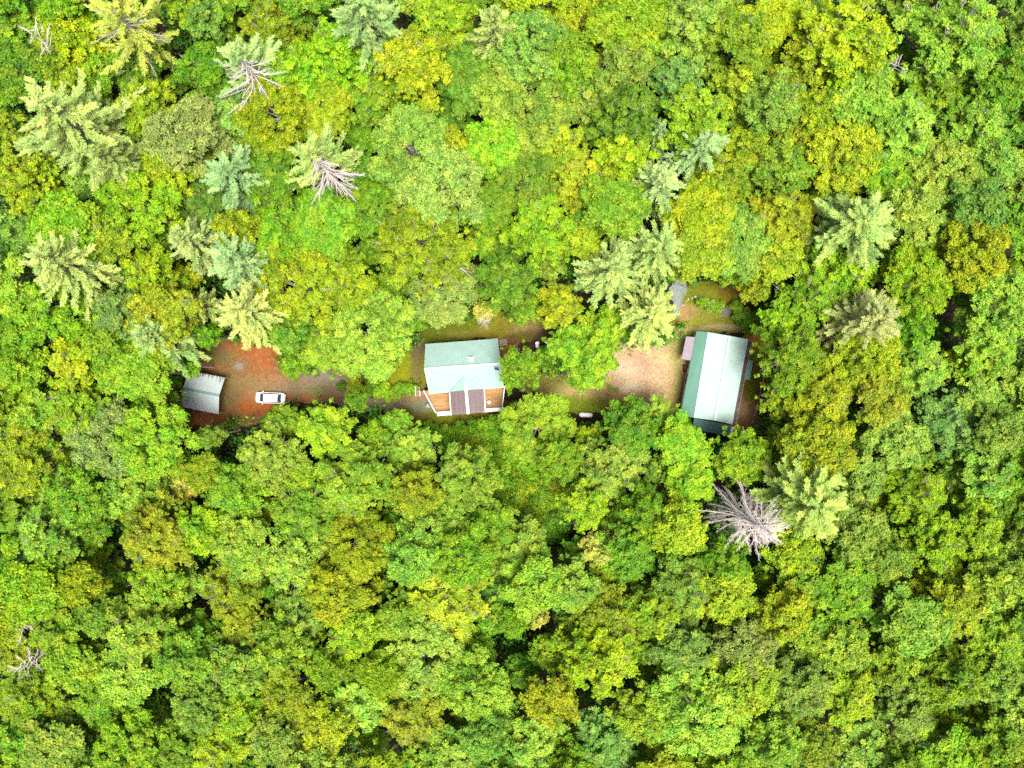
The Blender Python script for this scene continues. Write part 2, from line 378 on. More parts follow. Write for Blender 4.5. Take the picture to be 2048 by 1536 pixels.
def broadleaf(R, H, depth, seed, leafsize=1.0, dens=1.0, tight=1.0, mat=None, style='lobed'):
    """Crown of radius R whose top is at H; returns (crown mesh, trunk mesh)."""
    rg = np.random.default_rng(seed); rp = random.Random(seed)
    lobes = []; bc = []; br = []; fl = []
    if style == 'lobed':
        nl = max(4, int(round(4 + R * 1.0)))
        for k in range(nl):
            a = 2 * math.pi * (k + rp.uniform(-.4, .4)) / nl; d = R * rp.uniform(0.4, 0.78) if k else R * 0.1
            lr = R * rp.uniform(0.26, 0.42) if k else R * 0.46
            lobes.append((d * math.cos(a), d * math.sin(a), H - lr * 0.85 - (d / R) ** 2 * depth * rp.uniform(0.25, 0.8), lr))
        for k in range(int(nl * 2.2)):
            a = rp.uniform(0, 6.283); d = R * rp.uniform(0.55, 1.02); lr = R * rp.uniform(0.11, 0.24)
            lobes.append((d * math.cos(a), d * math.sin(a), H - depth * rp.uniform(0.3, 0.95), lr))
        LB = np.array(lobes)
        for (x, y, z, lr) in lobes:
            nb = int(4 + 11 * (lr / 1.6) ** 2 * dens)
            for _ in range(nb):
                v = rg.normal(size=3); v /= np.linalg.norm(v)
                if v[2] < -0.25: v[2] = -v[2]
                rr = lr * rp.uniform(0.6, 1.15)
                p = np.array([x, y, z]) + v * rr * np.array([1, 1, 0.85])
                dd = np.linalg.norm((LB[:, :3] - p) / LB[:, 3:4], axis=1)
                if (dd < 0.55).sum() > 0: continue
                bc.append(p); br.append(rp.uniform(0.36, 0.85) * (0.8 + 0.05 * R) * tight); fl.append(rp.uniform(.5, .8))
    else:
        nbo = int(11 + 3.4 * R)
        for k in range(nbo):
            a = 2.39996 * k + rp.uniform(-.35, .35); u = math.sqrt((k + 0.6) / nbo); d = R * min(1.08, u * rp.uniform(0.72, 1.14))
            zt = H - depth * (0.05 + 0.62 * (d / R) ** 1.7) + rp.uniform(-.2, .09) * depth
            lobes.append((d * math.cos(a), d * math.sin(a), zt - 0.3, R * 0.16))
            nbl = max(3, int(3.0 + d * 1.15)); root_ = np.array([0, 0, H - depth * 0.85]); tip = np.array([d * math.cos(a), d * math.sin(a), zt])
            for q in range(nbl):
                t = 0.5 + 0.5 * (q + rp.random() * .6) / nbl; w_ = (1.25 - 0.75 * (t - .5) * 2 + .15)
                p = root_ * (1 - t) + tip * t + np.array([0, 0, 0.22 * depth * (t * (1 - t)) * 2])
                sp = 0.34 * R ** 0.55 * w_ * 0.7
                p = p + np.array([rp.gauss(0, sp), rp.gauss(0, sp), rp.gauss(0, sp * .55)])
                bc.append(p); br.append(rp.uniform(0.36, 0.74) * (0.8 + 0.06 * R) * tight); fl.append(rp.uniform(.32, .55))
        for k in range(int(8 * R)):     # small outliers that break the outline
            a = rp.uniform(0, 6.283); d = R * rp.uniform(.6, 1.1); bc.append(np.array([d * math.cos(a), d * math.sin(a), H - depth * (0.1 + .7 * (d / R) ** 1.7) + rp.uniform(-.9, .3)])); br.append(rp.uniform(.2, .4)); fl.append(.5)
    bc = np.array(bc); br = np.array(br); fl = np.array(fl)
    # leaf sprays over each bough
    cnt = np.maximum(6, (27 * (br / 0.7) ** 2).astype(int)); bi = np.repeat(np.arange(len(bc)), cnt)
    v = unit(rg.normal(size=(len(bi), 3))); v[:, 2] = np.where(v[:, 2] < -0.35, -v[:, 2], v[:, 2]); v[:, 2] += 0.15; v = unit(v)
    sq = np.ones((len(bi), 3)); sq[:, 2] = fl[bi]
    cc = bc[bi] + v * (br[bi] * rg.uniform(0.35, 1.32, len(bi)))[:, None] * sq
    btone = rg.uniform(0, 1, len(bc)); ctone = np.clip(0.5 * rg.uniform(0, 1, len(bi)) + 0.5 * btone[bi], 0, 1)
    nper = 7; ci = np.repeat(np.arange(len(bi)), nper)
    off = rg.normal(size=(len(ci), 3)) * 0.125 * np.array([1, 1, 0.6])
    C = cc[ci] + off
    N = v[ci] * 0.7 + np.array([0, 0, 0.75]) + off * 1.5
    s = rg.uniform(0.75, 1.25, len(ci)) * leafsize
    V, Fq = leaf_quads(C, N, 0.145 * s, 0.095 * s, rg)
    tone = np.clip(ctone[ci] + rg.uniform(-0.18, 0.18, len(ci)), 0, 1)
    crown = mesh_np('broadleaf_crown', V, Fq, mat or M_leaf, tone)
    mb = MB(); z0 = H - depth - 0.5; lobes = lobes[:34]
    lean = np.array([rp.uniform(-.4, .4), rp.uniform(-.4, .4)])
    tw = 0.05 + R * 0.045
    mb.tube([(0, 0, -0.1), (lean[0] * .4, lean[1] * .4, z0 * 0.5), (lean[0], lean[1], z0 + depth * 0.35), (lean[0] * .7, lean[1] * .7, H - depth * 0.3)],
            [tw * 1.35, tw, tw * 0.7, tw * 0.2], 7)
    for (x, y, z, lr) in lobes:
        zb = min(z0 + rp.uniform(-0.1, 0.35) * depth, z - 0.4)
        p0 = np.array([lean[0], lean[1], zb]); p2 = np.array([x, y, z + lr * 0.3])
        p1 = p0 * 0.45 + p2 * 0.55 + np.array([rp.uniform(-.3, .3), rp.uniform(-.3, .3), -0.08 * R])
        mb.tube([p0, p1, p2], [tw * 0.5, tw * 0.3, tw * 0.12], 5, False)
        for _ in range(4):
            q = p2 + np.array([rp.uniform(-1, 1), rp.uniform(-1, 1), rp.uniform(0, .8)]) * lr * 0.85
            mb.tube([p1 * 0.4 + p2 * 0.6, q], [tw * 0.16, tw * 0.05], 4, False)
    me = bpy.data.meshes.new('broadleaf_trunk'); me.from_pydata([tuple(p) for p in mb.v], [], mb.f); me.materials.append(M_greybark); me.update()
    return crown, me

def pine(R, H, crown_depth, seed, live=1.0, bn=(4, 5), gap=1.0,  dead_sector=None, droop=0.0, wood_mat=None, dens=1.0, shape=0.75, bare=False, curl=0.0, bmin=0.0):
    """White pine: whorls of limbs with feathery sprays of needles. Returns (crown mesh, trunk mesh)."""
    rg = np.random.default_rng(seed); rp = random.Random(seed)
    wood_ = MB(); twig = MB()
    lean = np.array([rp.uniform(-.3, .3), rp.uniform(-.3, .3)])
    tp = lambda z: np.array([lean[0] * z / H, lean[1] * z / H, z])
    nseg = 8
    wood_.tube([tp(-0.1 + H * k / nseg) for k in range(nseg + 1)], [0.30 * (1 - 0.9 * k / nseg) * (R / 5) ** 0.5 + 0.03 for k in range(nseg + 1)], 8)
    C, D, Tn = [], [], []
    z = H - 0.5
    while z > H - crown_depth:
        t = (H - z) / crown_depth
        nb = rp.choice([4, 5, 5, 6]) if not bare else rp.choice(bn)
        a0 = rp.uniform(0, 6.28)
        for k in range(nb):
            a = a0 + 6.283 * k / nb + rp.uniform(-.25, .25)
            Lb = R * (min(1.0, t * 1.15) ** shape) * (rp.uniform(0.55, 1.12) if bare else rp.choice([rp.uniform(0.5, 0.8), rp.uniform(0.85, 1.12)])) * (1.0 if t < 0.8 else 0.8)
            Lb = max(Lb, 0.5 + bmin)
            rise = (0.55 - 0.75 * t) * (1 - droop) - droop * 0.5 * t
            da = np.array([math.cos(a), math.sin(a), 0.0]); db = np.array([-da[1], da[0], 0])
            ang = math.degrees(a) % 360
            isdead = bare or (rp.random() > live) or (dead_sector and ((ang - dead_sector[0]) % 360) < dead_sector[1] and t > dead_sector[2])
            bend = rp.uniform(-.18, .18) + curl
            npt = 6; pts = []
            for q in range(npt):
                u = q / (npt - 1)
                pts.append(tp(z) + da * Lb * u + db * bend * Lb * u * u + np.array([0, 0, 1]) * (rise * Lb * u * (1 - 0.35 * u) + 0.10 * Lb * u * u))
            rb = 0.028 + 0.011 * Lb
            if not isdead: wood_.tube(pts, [rb * (1 - 0.85 * q / (npt - 1)) for q in range(npt)], 4, False)
            else: (twig if bare else wood_).tube(pts, [rb * 1.1 * (1 - 0.75 * q / (npt - 1)) for q in range(npt)], 4, False)
            ltone = rp.random()
            # side twigs
            nt_ = int((5 + 5.5 * Lb) * dens) if not isdead else int(5 + 2.6 * Lb)
            for i in range(nt_):
                u = 0.18 + 0.82 * (i + rp.random()) / nt_ if not isdead else 0.3 + 0.7 * (i + rp.random()) / nt_
                x = u * (npt - 1); q0 = min(int(x), npt - 2); p0 = pts[q0] + (pts[q0 + 1] - pts[q0]) * (x - q0)
                dirb = unit(pts[q0 + 1] - pts[q0]); side = rp.choice([-1, 1])
                tl = (0.21 * Lb * (1 - u) ** 0.7 + 0.28) * rp.uniform(0.6, 1.1)
                dv = unit(dirb * rp.uniform(0.9, 1.2) + side * db * rp.uniform(0.2, 0.72) + np.array([0, 0, rp.uniform(-0.05, 0.25)]))
                if isdead:
                    p1 = p0 + dv * tl * 1.1 + np.array([0, 0, rp.uniform(-.2, .15) * tl])
                    (twig if bare else wood_).tube([p0, p0 + dv * tl * 0.5, p1], [0.022, 0.016, 0.008], 3, False)
                    if bare:
                        for _ in range(2):
                            pm = p0 + dv * tl * rp.uniform(.3, .9)
                            twig.tube([pm, pm + unit(dv + np.array([rp.uniform(-1, 1), rp.uniform(-1, 1), rp.uniform(-.5, .3)]) * 0.8) * tl * 0.5], [0.014, 0.007], 3, False)
                else:
                    m = max(2, int(tl / 0.17)); tone = rp.random()
                    for j in range(m):
                        pp = p0 + dv * tl * (j + 0.6) / m
                        C.append(pp); D.append(dv); Tn.append(0.45 * ltone + 0.25 * tone + 0.3 * rp.random())
        z -= rp.uniform(0.42, 0.72) * gap * (1.0 if bare else 1.12)
    # leader tuft
    if not bare:
        for k in range(40):
            C.append(tp(H - rp.uniform(0, 1.2)) + rg.normal(size=3) * 0.22); D.append(unit(rg.normal(size=3) + [0, 0, 1.0])); Tn.append(rp.random())
        C = np.array(C); D = np.array(D); Tn = np.array(Tn)
        nper = 7; ci = np.repeat(np.arange(len(C)), nper)
        dirs = unit(D[ci] + rg.normal(size=(len(ci), 3)) * np.array([0.36, 0.36, 0.3]))
        L = rg.uniform(0.13, 0.22, len(ci))[:, None]
        side = unit(np.cross(dirs, np.array([0, 0, 1.0]) + 0.6 * rg.normal(size=dirs.shape))) * 0.026
        base = C[ci] + rg.normal(size=dirs.shape) * 0.03
        V = np.stack([base - side, base + side, base + dirs * L * 1.6 + side * 0.5, base + dirs * L * 1.6 - side * 0.5], 1).reshape(-1, 3)
        crown = mesh_np('pine_crown', V, np.arange(len(V)).reshape(-1, 4), M_needle, np.clip(Tn[ci] + rg.uniform(-.2, .2, len(ci)), 0, 1))
    else:
        crown = bpy.data.meshes.new('bare_crown'); crown.from_pydata([tuple(p) for p in twig.v], [], twig.f); crown.materials.append(M_deadwood); crown.update()
    tm = bpy.data.meshes.new('pine_trunk'); tm.from_pydata([tuple(p) for p in wood_.v], [], wood_.f); tm.materials.append(wood_mat or M_bark); tm.update()
    return crown, tm

# ---------------------------------------------------------------- variants
VAR = {}
for cls, R0, H0, dep, n in (('s', 2.6, 12.0, 4.2, 4), ('m', 4.2, 17.0, 6.5, 7), ('l', 6.0, 20.0, 8.5, 5)):
    VAR[cls] = [(R0, H0, dep) + broadleaf(R0, H0, dep, 100 * n + i, leafsize=(1.0 if i % 3 else 1.25), dens=(1.0 if i % 2 else 1.2), style=('lobed' if i % 5 == 1 else 'spray')) for i in range(n)]
VAR['fine'] = [(4.2, 16.0, 6.5) + broadleaf(4.2, 16.0, 6.5, 900 + i, leafsize=0.8, dens=2.1, tight=0.8) for i in range(2)]
VAR['u'] = [(1.6, 3.2, 2.2) + broadleaf(1.6, 3.2, 2.2, 700 + i, leafsize=0.85, dens=1.6, tight=0.75) for i in range(3)]

# ---------------------------------------------------------------- colours of the kinds of foliage
LC = {
 'Y': ((200, 208, 16), 'yellow-green'), 'O': ((184, 192, 20), 'olive-gold'), 'L': ((168, 210, 26), 'lime-green'),
 'G': ((128, 176, 26), 'mid-green'), 'D': ((96, 152, 30), 'dark green'), 'B': ((150, 196, 88), 'blue-green'),
 'P': ((182, 214, 74), 'pale green'), 'S': ((182, 208, 84), 'sage-grey'), 'C': ((226, 228, 90), 'cream-yellow'), 'R': ((150, 40, 40), 'dark red')}
LEAFK = 0.54
def leafcol(code, rp):
    r, g, b = LC[code][0]; mx_ = (160, 198, 34)
    if code in 'YOLGDBP': r, g, b = (v * .6 + w * .4 for v, w in zip((r, g, b), mx_))
    k = rp.uniform(0.92, 1.08)
    cc = lin((min(255, r * k + rp.uniform(-8, 8)), min(255, g * k), max(0, b + rp.uniform(-6, 12))), LEAFK)
    return tuple(cc) + (1.0,)

# x y r code, photo pixels of the visible crown centre, its radius
TREES = """
25 45 55 L;80 25 55 G;8 8 40 D;30 130 50 G;265 112 60 G;350 70 50 G;430 45 35 D;480 18 55 L;400 28 36 B;200 140 40 L;300 150 50 G;
395 122 55 G;108 135 34 O;268 202 56 Y;360 258 62 S;380 165 50 G;330 190 45 L;205 128 38 D;20 250 40 G;25 305 42 G;75 325 52 G;30 352 58 Y;
165 350 42 B;390 305 58 G;325 335 50 Y;258 372 58 L;450 215 50 B;492 232 48 L;530 42 58 Y;600 30 50 G;600 72 45 G;662 92 60 L;770 55 50 Y;
828 112 70 Y;858 60 45 L;832 28 32 D;882 40 50 L;930 30 50 L;620 118 46 G;575 135 52 L;622 172 52 Y;702 160 58 P;645 212 50 Y;742 190 50 G;
842 188 55 P;905 215 32 D;952 170 52 L;1042 182 80 P;540 212 60 Y;592 242 46 Y;545 272 60 G;642 245 40 B;738 225 42 L;686 262 48 O;
755 258 58 Y;815 290 66 B;892 290 42 Y;868 242 42 L;985 290 50 L;880 368 72 S;938 330 40 S;540 352 70 G;732 362 48 D;775 355 52 G;1012 362 44 G;
1105 35 42 L;1160 28 50 Y;1200 72 60 Y;1256 42 56 L;1062 85 60 B;1140 108 52 L;1245 125 64 P;1390 38 68 P;1350 78 50 G;1318 105 46 L;
1422 82 60 L;1490 60 60 L;1440 12 42 G;1512 18 40 Y;1470 130 60 Y;1482 176 44 Y;1356 156 46 B;1165 150 42 B;1325 122 36 Y;1505 105 46 P;
1178 188 50 P;1112 212 54 O;1262 215 60 G;1322 190 42 Y;1402 222 66 L;1198 242 42 Y;1122 292 56 Y;1186 302 48 L;1045 258 42 Y;1515 242 52 B;
1050 352 52 G;1252 310 50 Y;1172 362 58 Y;1232 378 48 L;1452 352 56 Y;1500 292 44 O;1512 335 54 Y;1562 26 52 Y;1620 18 28 D;1720 62 88 Y;1662 45 46 L;
1620 75 50 P;1585 110 46 L;1815 42 56 L;1935 52 96 P;1880 95 66 L;1975 28 60 L;2038 78 48 S;2012 135 56 G;1625 130 56 Y;1648 162 50 Y;1884 158 62 L;
1730 180 56 P;1815 242 64 P;1962 240 62 P;1560 192 54 P;1642 212 44 O;1600 262 50 Y;1585 302 48 O;1735 242 36 Y;1690 292 62 Y;1570 325 50 L;
1755 322 58 L;2002 320 48 B;1905 350 58 P;1890 292 50 L;2038 312 40 Y;1652 352 50 L;1800 368 56 L;
1580 430 62 Y;1640 400 42 G;1842 430 64 P;1960 420 52 B;2025 440 52 L;1560 512 46 Y;1622 540 58 G;1590 575 50 L;1700 540 68 L;1790 520 54 L;
1872 500 56 L;1842 562 58 L;1962 500 58 Y;1930 562 50 O;2030 520 50 P;1632 600 56 L;2020 605 60 P;1562 640 52 L;1612 662 48 L;1600 722 60 L;
1740 705 60 Y;1800 742 55 Y;1992 702 60 P;1962 655 46 L;1852 732 56 P;1905 740 50 L;1562 722 50 Y;1842 652 36 G;1892 690 38 O;1668 705 45 L;
20 400 42 Y;62 412 50 L;128 442 54 L;182 400 50 Y;205 470 58 Y;268 412 60 L;322 432 50 L;400 412 60 D;462 450 40 O;22 462 46 B;30 562 48 G;
240 512 48 G;285 542 46 Y;212 562 48 B;232 622 58 B;345 562 46 L;318 592 34 Y;172 600 40 L;152 642 58 L;70 625 62 L;55 692 54 P;312 632 54 O;
412 672 46 G;210 700 50 L;140 722 55 Y;92 710 44 L;28 742 48 L;75 752 48 P;270 742 50 L;332 752 46 G;378 732 26 G;
560 432 66 G;650 455 54 G;752 422 52 G;842 472 86 Y;932 468 50 S;982 412 42 G;988 450 34 O;968 520 42 C;1012 560 48 G;742 512 50 G;592 562 68 Y;
688 560 60 Y;602 622 60 L;885 580 60 S;790 592 58 G;945 592 48 G;970 622 22 C;572 662 52 G;652 692 56 L;692 640 44 P;742 668 78 P;800 642 38 Y;
822 690 46 G;592 722 50 G;660 718 44 L;1062 402 46 G;1082 452 60 L;1060 510 58 L;1142 402 60 Y;1162 458 48 Y;1230 412 50 L;1208 452 36 G;
1402 420 52 Y;1402 500 60 O;1440 548 44 Y;1482 482 50 P;1500 420 44 P;1522 522 46 Y;1110 492 44 O;1042 572 48 L;1082 590 52 L;1122 612 56 Y;
1150 572 44 Y;1140 688 46 L;1205 665 48 L;1228 648 36 Y;1180 728 50 L;1160 752 24 L;1040 732 47 L;1540 600 44 G;1535 660 34 G;1545 710 32 G;
22 800 48 P;140 822 60 L;70 852 48 P;90 790 44 G;200 790 50 G;298 790 46 G;335 800 34 G;202 880 58 S;292 882 60 L;32 922 66 O;92 932 50 Y;62 982 58 Y;
400 842 40 L;422 872 58 P;252 840 44 L;345 858 46 L;152 932 42 P;472 942 54 B;300 952 44 B;405 948 34 Y;366 975 24 C;232 992 56 P;130 992 56 G;
30 1022 54 L;285 1022 56 P;210 1042 46 Y;82 1072 66 P;165 1052 40 G;290 1082 66 O;392 1062 46 L;480 1020 48 O;480 1098 68 P;122 1122 48 Y;
325 1132 50 P;245 1130 44 L;30 1112 50 G;532 864 50 L;628 808 46 G;645 858 68 L;712 800 42 G;752 832 42 B;802 852 52 L;828 902 54 P;532 922 58 P;
640 902 44 L;870 885 42 B;702 962 70 L;832 992 44 Y;800 950 34 P;562 982 56 P;760 932 46 L;850 935 44 G;935 962 58 P;892 1002 46 P;972 1062 46 L;
600 1032 58 L;520 1060 44 L;740 1032 48 L;762 1068 50 L;872 1058 56 P;715 1095 56 O;668 1078 44 L;912 1068 40 Y;560 1122 54 L;822 1122 54 B;
922 1115 48 L;982 1132 46 P;1075 852 66 L;1263 862 58 G;1322 838 44 P;1362 890 50 L;1490 918 58 L;1122 918 44 L;
1230 942 56 P;1332 932 56 O;1378 965 46 L;1170 1020 42 L;1040 1092 46 P;1292 1022 38 G;1350 1002 46 L;1360 1062 56 Y;1132 1042 36 L;1202 1100 28 C;
1262 1112 48 G;1340 1112 46 P;1172 1130 40 B;1460 1122 44 G;1502 1112 40 D;1400 1042 44 L;1570 802 56 O;1650 800 58 Y;1692 862 54 Y;1582 862 48 O;
1642 902 56 Y;1772 800 54 Y;1762 842 46 L;1862 810 56 L;1902 845 58 B;1902 892 54 P;1972 802 54 P;1802 882 48 P;1802 932 46 L;1732 958 50 P;
1902 972 54 L;1842 1002 60 L;1992 952 50 B;2012 862 50 P;2042 842 40 Y;1782 1042 58 P;1962 1072 58 L;1882 1092 58 L;1600 1102 52 Y;1702 1092 58 L;
1792 1122 46 P;2012 1022 50 P;2022 1072 46 G;1652 1072 46 L;1732 1142 50 L;2022 1125 46 L;
60 1182 54 L;12 1172 36 G;152 1172 36 O;110 1272 50 L;160 1232 40 G;300 1182 50 L;262 1262 66 P;190 1242 42 P;345 1202 42 G;460 1192 58 Y;482 1262 48 O;
250 1352 54 P;370 1352 54 L;412 1272 34 D;462 1342 58 P;18 1302 44 Y;140 1332 44 L;42 1402 58 L;142 1382 48 Y;202 1412 56 G;390 1422 58 P;
470 1432 50 L;422 1502 56 Y;485 1512 48 Y;250 1502 58 L;342 1502 46 G;100 1502 50 P;28 1482 46 L;560 1182 50 L;672 1192 54 O;592 1232 58 P;
885 1205 78 Y;800 1242 50 L;702 1272 50 L;592 1342 48 B;530 1362 44 P;650 1342 46 L;842 1312 68 P;762 1350 38 L;880 1368 42 O;572 1402 54 O;
712 1402 54 P;722 1462 48 P;640 1462 54 Y;832 1442 62 Y;952 1382 58 P;1002 1402 46 L;970 1482 40 B;822 1512 50 L;540 1492 50 P;622 1525 46 Y;
900 1522 50 P;1012 1522 46 L;992 1190 40 D;552 1302 50 L;1070 1172 50 P;1052 1208 36 G;1150 1182 46 B;1220 1172 46 Y;1282 1162 46 C;1372 1172 58 P;
1452 1192 50 Y;1222 1242 56 O;1312 1232 50 L;1370 1252 46 Y;1450 1242 50 L;1075 1235 20 C;1202 1332 72 Y;1292 1282 46 G;1370 1312 58 B;
1420 1352 56 P;1500 1302 46 S;1082 1352 48 O;1100 1412 54 Y;1202 1400 42 G;1312 1382 46 Y;1292 1442 50 O;1400 1432 76 P;1490 1372 56 O;
1210 1492 60 B;1062 1492 58 P;1352 1502 50 Y;1450 1502 50 L;1512 1470 48 Y;1150 1450 40 L;1700 1182 76 L;1612 1172 46 L;1580 1242 50 Y;
1782 1222 48 Y;1832 1252 54 P;1922 1222 60 Y;2002 1182 50 P;1630 1270 30 P;1590 1312 46 L;1952 1312 44 B;1802 1342 60 L;1740 1332 46 L;
1922 1372 58 L;1610 1382 60 P;1552 1402 44 O;1702 1402 54 Y;2002 1292 50 L;2012 1372 46 P;1822 1432 60 P;1922 1442 50 O;1982 1442 46 G;
1560 1502 50 P;1642 1502 50 O;1740 1502 50 P;1800 1515 46 Y;1902 1512 50 L;2010 1502 50 L
"""
hand = []
for it in TREES.replace('\n', '').split(';'):
    if it.strip():
        a = it.split(); hand.append((float(a[0]), float(a[1]), float(a[2]), a[3]))
# apex x, y, radius px, height, colour, variant, label
PINES = [
 (222,18,98,21,(218,212,88),'loose','straggly yellow-tinged pine with sparse crown at the top edge'),
 (466,100,88,24,(196,214,128),'half1','ragged pine with bare white limbs around its pale trunk, upper left'),
 (76,210,138,25,(212,216,120),'big','largest pine, broad pale yellow-green star crown near the left edge'),
 (185,300,70,20,(190,196,104),'pA','drooping pine crown tucked against the lower right of the largest pine'),
 (446,336,74,19,(178,202,132),'pB','blue-tinged pine standing alone between the two half-bare pines and left edge'),
 (618,298,84,24,(204,214,112),'half2','half-bare pine with thick white trunk showing, beside a dark gap'),
 (712,-14,92,23,(186,204,122),'pA','broad grey-green pine cut by the top edge'),
 (988,22,66,22,(212,214,118),'pC','yellowish pine with a long hanging skirt, cut by the top edge'),
 (1325,252,46,16,(186,208,136),'pC','smallest pine, upper left one of the three clustered pines'),
 (1414,278,70,18,(196,214,140),'pB','right-hand pine of the three clustered pines'),
 (1330,352,70,20,(206,216,134),'pA','lowest pine of the three clustered pines, with white limbs showing'),
 (1234,524,76,19,(202,212,118),'pC','left pine of the pair above the tan gravel yard'),
 (1332,484,68,19,(206,216,118),'pB','right pine of the pair above the tan gravel yard'),
 (1316,622,74,18,(222,224,118),'pA','bright pale yellow pine overhanging the tan gravel yard'),
 (76,512,90,22,(214,216,120),'pB','broad pale pine at the left edge below the largest pine'),
 (350,470,60,19,(212,216,130),'pC','smaller pale pine touching a grey-green pine, left of centre'),
 (446,510,78,20,(186,206,134),'pA','grey-green pine right of a smaller pale pine'),
 (366,606,44,16,(210,212,112),'pC','small pale yellow pine left of the bright pine over red clay'),
 (470,620,74,20,(230,224,126),'pB','bright cream-yellow pine leaning over the red clay drive'),
 (282,672,76,20,(196,210,120),'pC','pine with fanned pale branches above the white-roofed carport'),
 (1742,440,84,19,(196,208,112),'soft','broad soft-textured sage pine on the right side'),
 (1772,634,70,21,(212,204,128),'tan','tan-tinged pine beside a dark gap on the right side'),
 (1648,1012,84,23,(212,220,110),'soft','feathery pale yellow pine touching the bare dead pine'),
]
# landmark name, photo x, y
LMK = [('white car',541,795),('carport',405,785),('green-roofed house',930,750),('long metal shed',1430,755),('white tank',1170,830),
 ('bare dead pine',1500,1040),('dark hole in the canopy',935,245),('largest pine',120,240),('tan-tinged pine',1765,630),('broad sage pine',1715,450),
 ('three clustered pines',1360,300),('bright yard pine',1315,622),('left edge pine',85,530),('half-bare trunk pine',650,340),('top left corner',0,0),
 ('top right corner',2048,0),('bottom left corner',0,1536),('bottom right corner',2048,1536),('bottom edge centre',1024,1536),('top edge centre',1024,0),
 ('right edge centre',2048,768),('left edge centre',0,768),('exposed trunks',1000,1300),('round sage tree',1500,1300),('round blue-green tree',815,290),
 ('bottom edge quarter point',512,1536),('bottom edge three-quarter point',1536,1536),('cream-tipped tree',366,975),('stand-alone blue-tinged pine',450,345),
 ('top edge quarter point',512,0),('top edge three-quarter point',1536,0),('pale pyramid tree',1245,125)]

# clearing kept open, photo pixels
CLEAR = [(345,770),(375,735),(440,700),(470,690),(545,700),(560,745),(620,765),(700,740),(790,715),(845,695),(865,650),(940,648),(1000,636),(1110,655),(1112,700),
 (1085,740),(1090,755),(1180,775),(1220,745),(1235,710),(1330,700),(1370,660),(1350,570),(1480,570),(1505,600),(1520,690),(1525,760),(1505,845),(1470,875),(1395,860),
 (1340,830),(1260,808),(1214,848),(1150,846),(1140,785),(1080,790),(1020,830),(960,855),(880,860),(830,845),(790,815),(690,795),(600,800),(500,824),(442,843),(350,835)]
GAPS = [(935,245,34),(860,230,18),(715,455,16),(655,400,20),(695,445,16),(1880,620,34),(1930,650,26),(995,1295,28),(1050,1290,20),(1110,1260,22),(1290,1100,18),(350,1020,16),
 (430,1040,18),(425,1135,20),(380,1235,20),(700,1345,16),(735,1210,18),(1620,20,22),(1640,430,14),(1195,1420,20),(155,950,12),(770,950,12),(770,485,10),(1145,320,12),
 (1040,225,10),(380,1270,12),(1840,1480,14),(1900,1150,10),(35,250,14),(165,95,10),(1830,475,12),(1290,920,10),(1025,1150,12)]
def inside(x, y, poly):
    r = False; n = len(poly)
    for i in range(n):
        x1, y1 = poly[i]; x2, y2 = poly[(i + 1) % n]
        if (y1 > y) != (y2 > y) and x < (x2 - x1) * (y - y1) / (y2 - y1) + x1: r = not r
    return r
def polydist(x, y, poly):
    best = 1e9; n = len(poly)
    for i in range(n):
        x1, y1 = poly[i]; x2, y2 = poly[(i + 1) % n]; dx, dy = x2 - x1, y2 - y1
        t = max(0, min(1, ((x - x1) * dx + (y - y1) * dy) / (dx * dx + dy * dy)))
        best = min(best, math.hypot(x - x1 - t * dx, y - y1 - t * dy))
    return best

# thin out near-duplicates, keep at most 296
OVER = {(1075, 852), (1362, 890), (1490, 918), (1263, 862), (1322, 838), (1180, 728), (1140, 688), (1205, 665), (1160, 752), (1040, 732), (742, 668)}
hand.sort(key=lambda a: -a[2] - (500 if (int(a[0]), int(a[1])) in OVER else 0))
kept = []
thr = 0.72
while True:
    kept = []
    for t in hand:
        ok = True
        for k in kept:
            if math.hypot(t[0] - k[0], t[1] - k[1]) < thr * 0.5 * (t[2] + k[2]) and (int(t[0]), int(t[1])) not in OVER: ok = False; break
        if ok:
            for p in PINES:
                if math.hypot(t[0] - p[0], t[1] - p[1]) < 0.5 * p[2]: ok = False; break
        if ok: kept.append(t)
    if len(kept) <= 262: break
    thr += 0.03
# fill what is still open, up to 298
rp = random.Random(5)
gxs, gys = np.meshgrid(np.arange(-30, 2090, 12.0), np.arange(-30, 1575, 12.0), indexing='ij')
open_ = np.full(gxs.shape, 1e9)
for (x, y, r, cd) in kept: open_ = np.minimum(open_, np.hypot(gxs - x, gys - y) - r * 0.95)
for p in PINES:
    k = 1 - 0.05; open_ = np.minimum(open_, np.hypot(gxs - (1024 + (p[0] - 1024) * k), gys - (768 + (p[1] - 768) * k)) - p[2] * 0.8)
for (x, y, r) in GAPS: open_ = np.minimum(open_, np.hypot(gxs - x, gys - y) - r)
blk = np.array([[(polydist(x, y, CLEAR) if not inside(x, y, CLEAR) else -60) for y in gys[0]] for x in gxs[:, 0]])
open_ = np.minimum(open_, blk - 4)
open_ = np.minimum(open_, np.hypot((gxs - 1490) / 1.1, gys - 1035) - 70)
SHZ = [(880,860),(1010,860),(1040,900),(1120,950),(1150,1010),(1120,1080),(1040,1060),(985,1000),(930,940)]
szd = np.array([[(polydist(x, y, SHZ) if not inside(x, y, SHZ) else -60) for y in gys[0]] for x in gxs[:, 0]])
open_ = np.minimum(open_, szd - 10)
nfill = 0
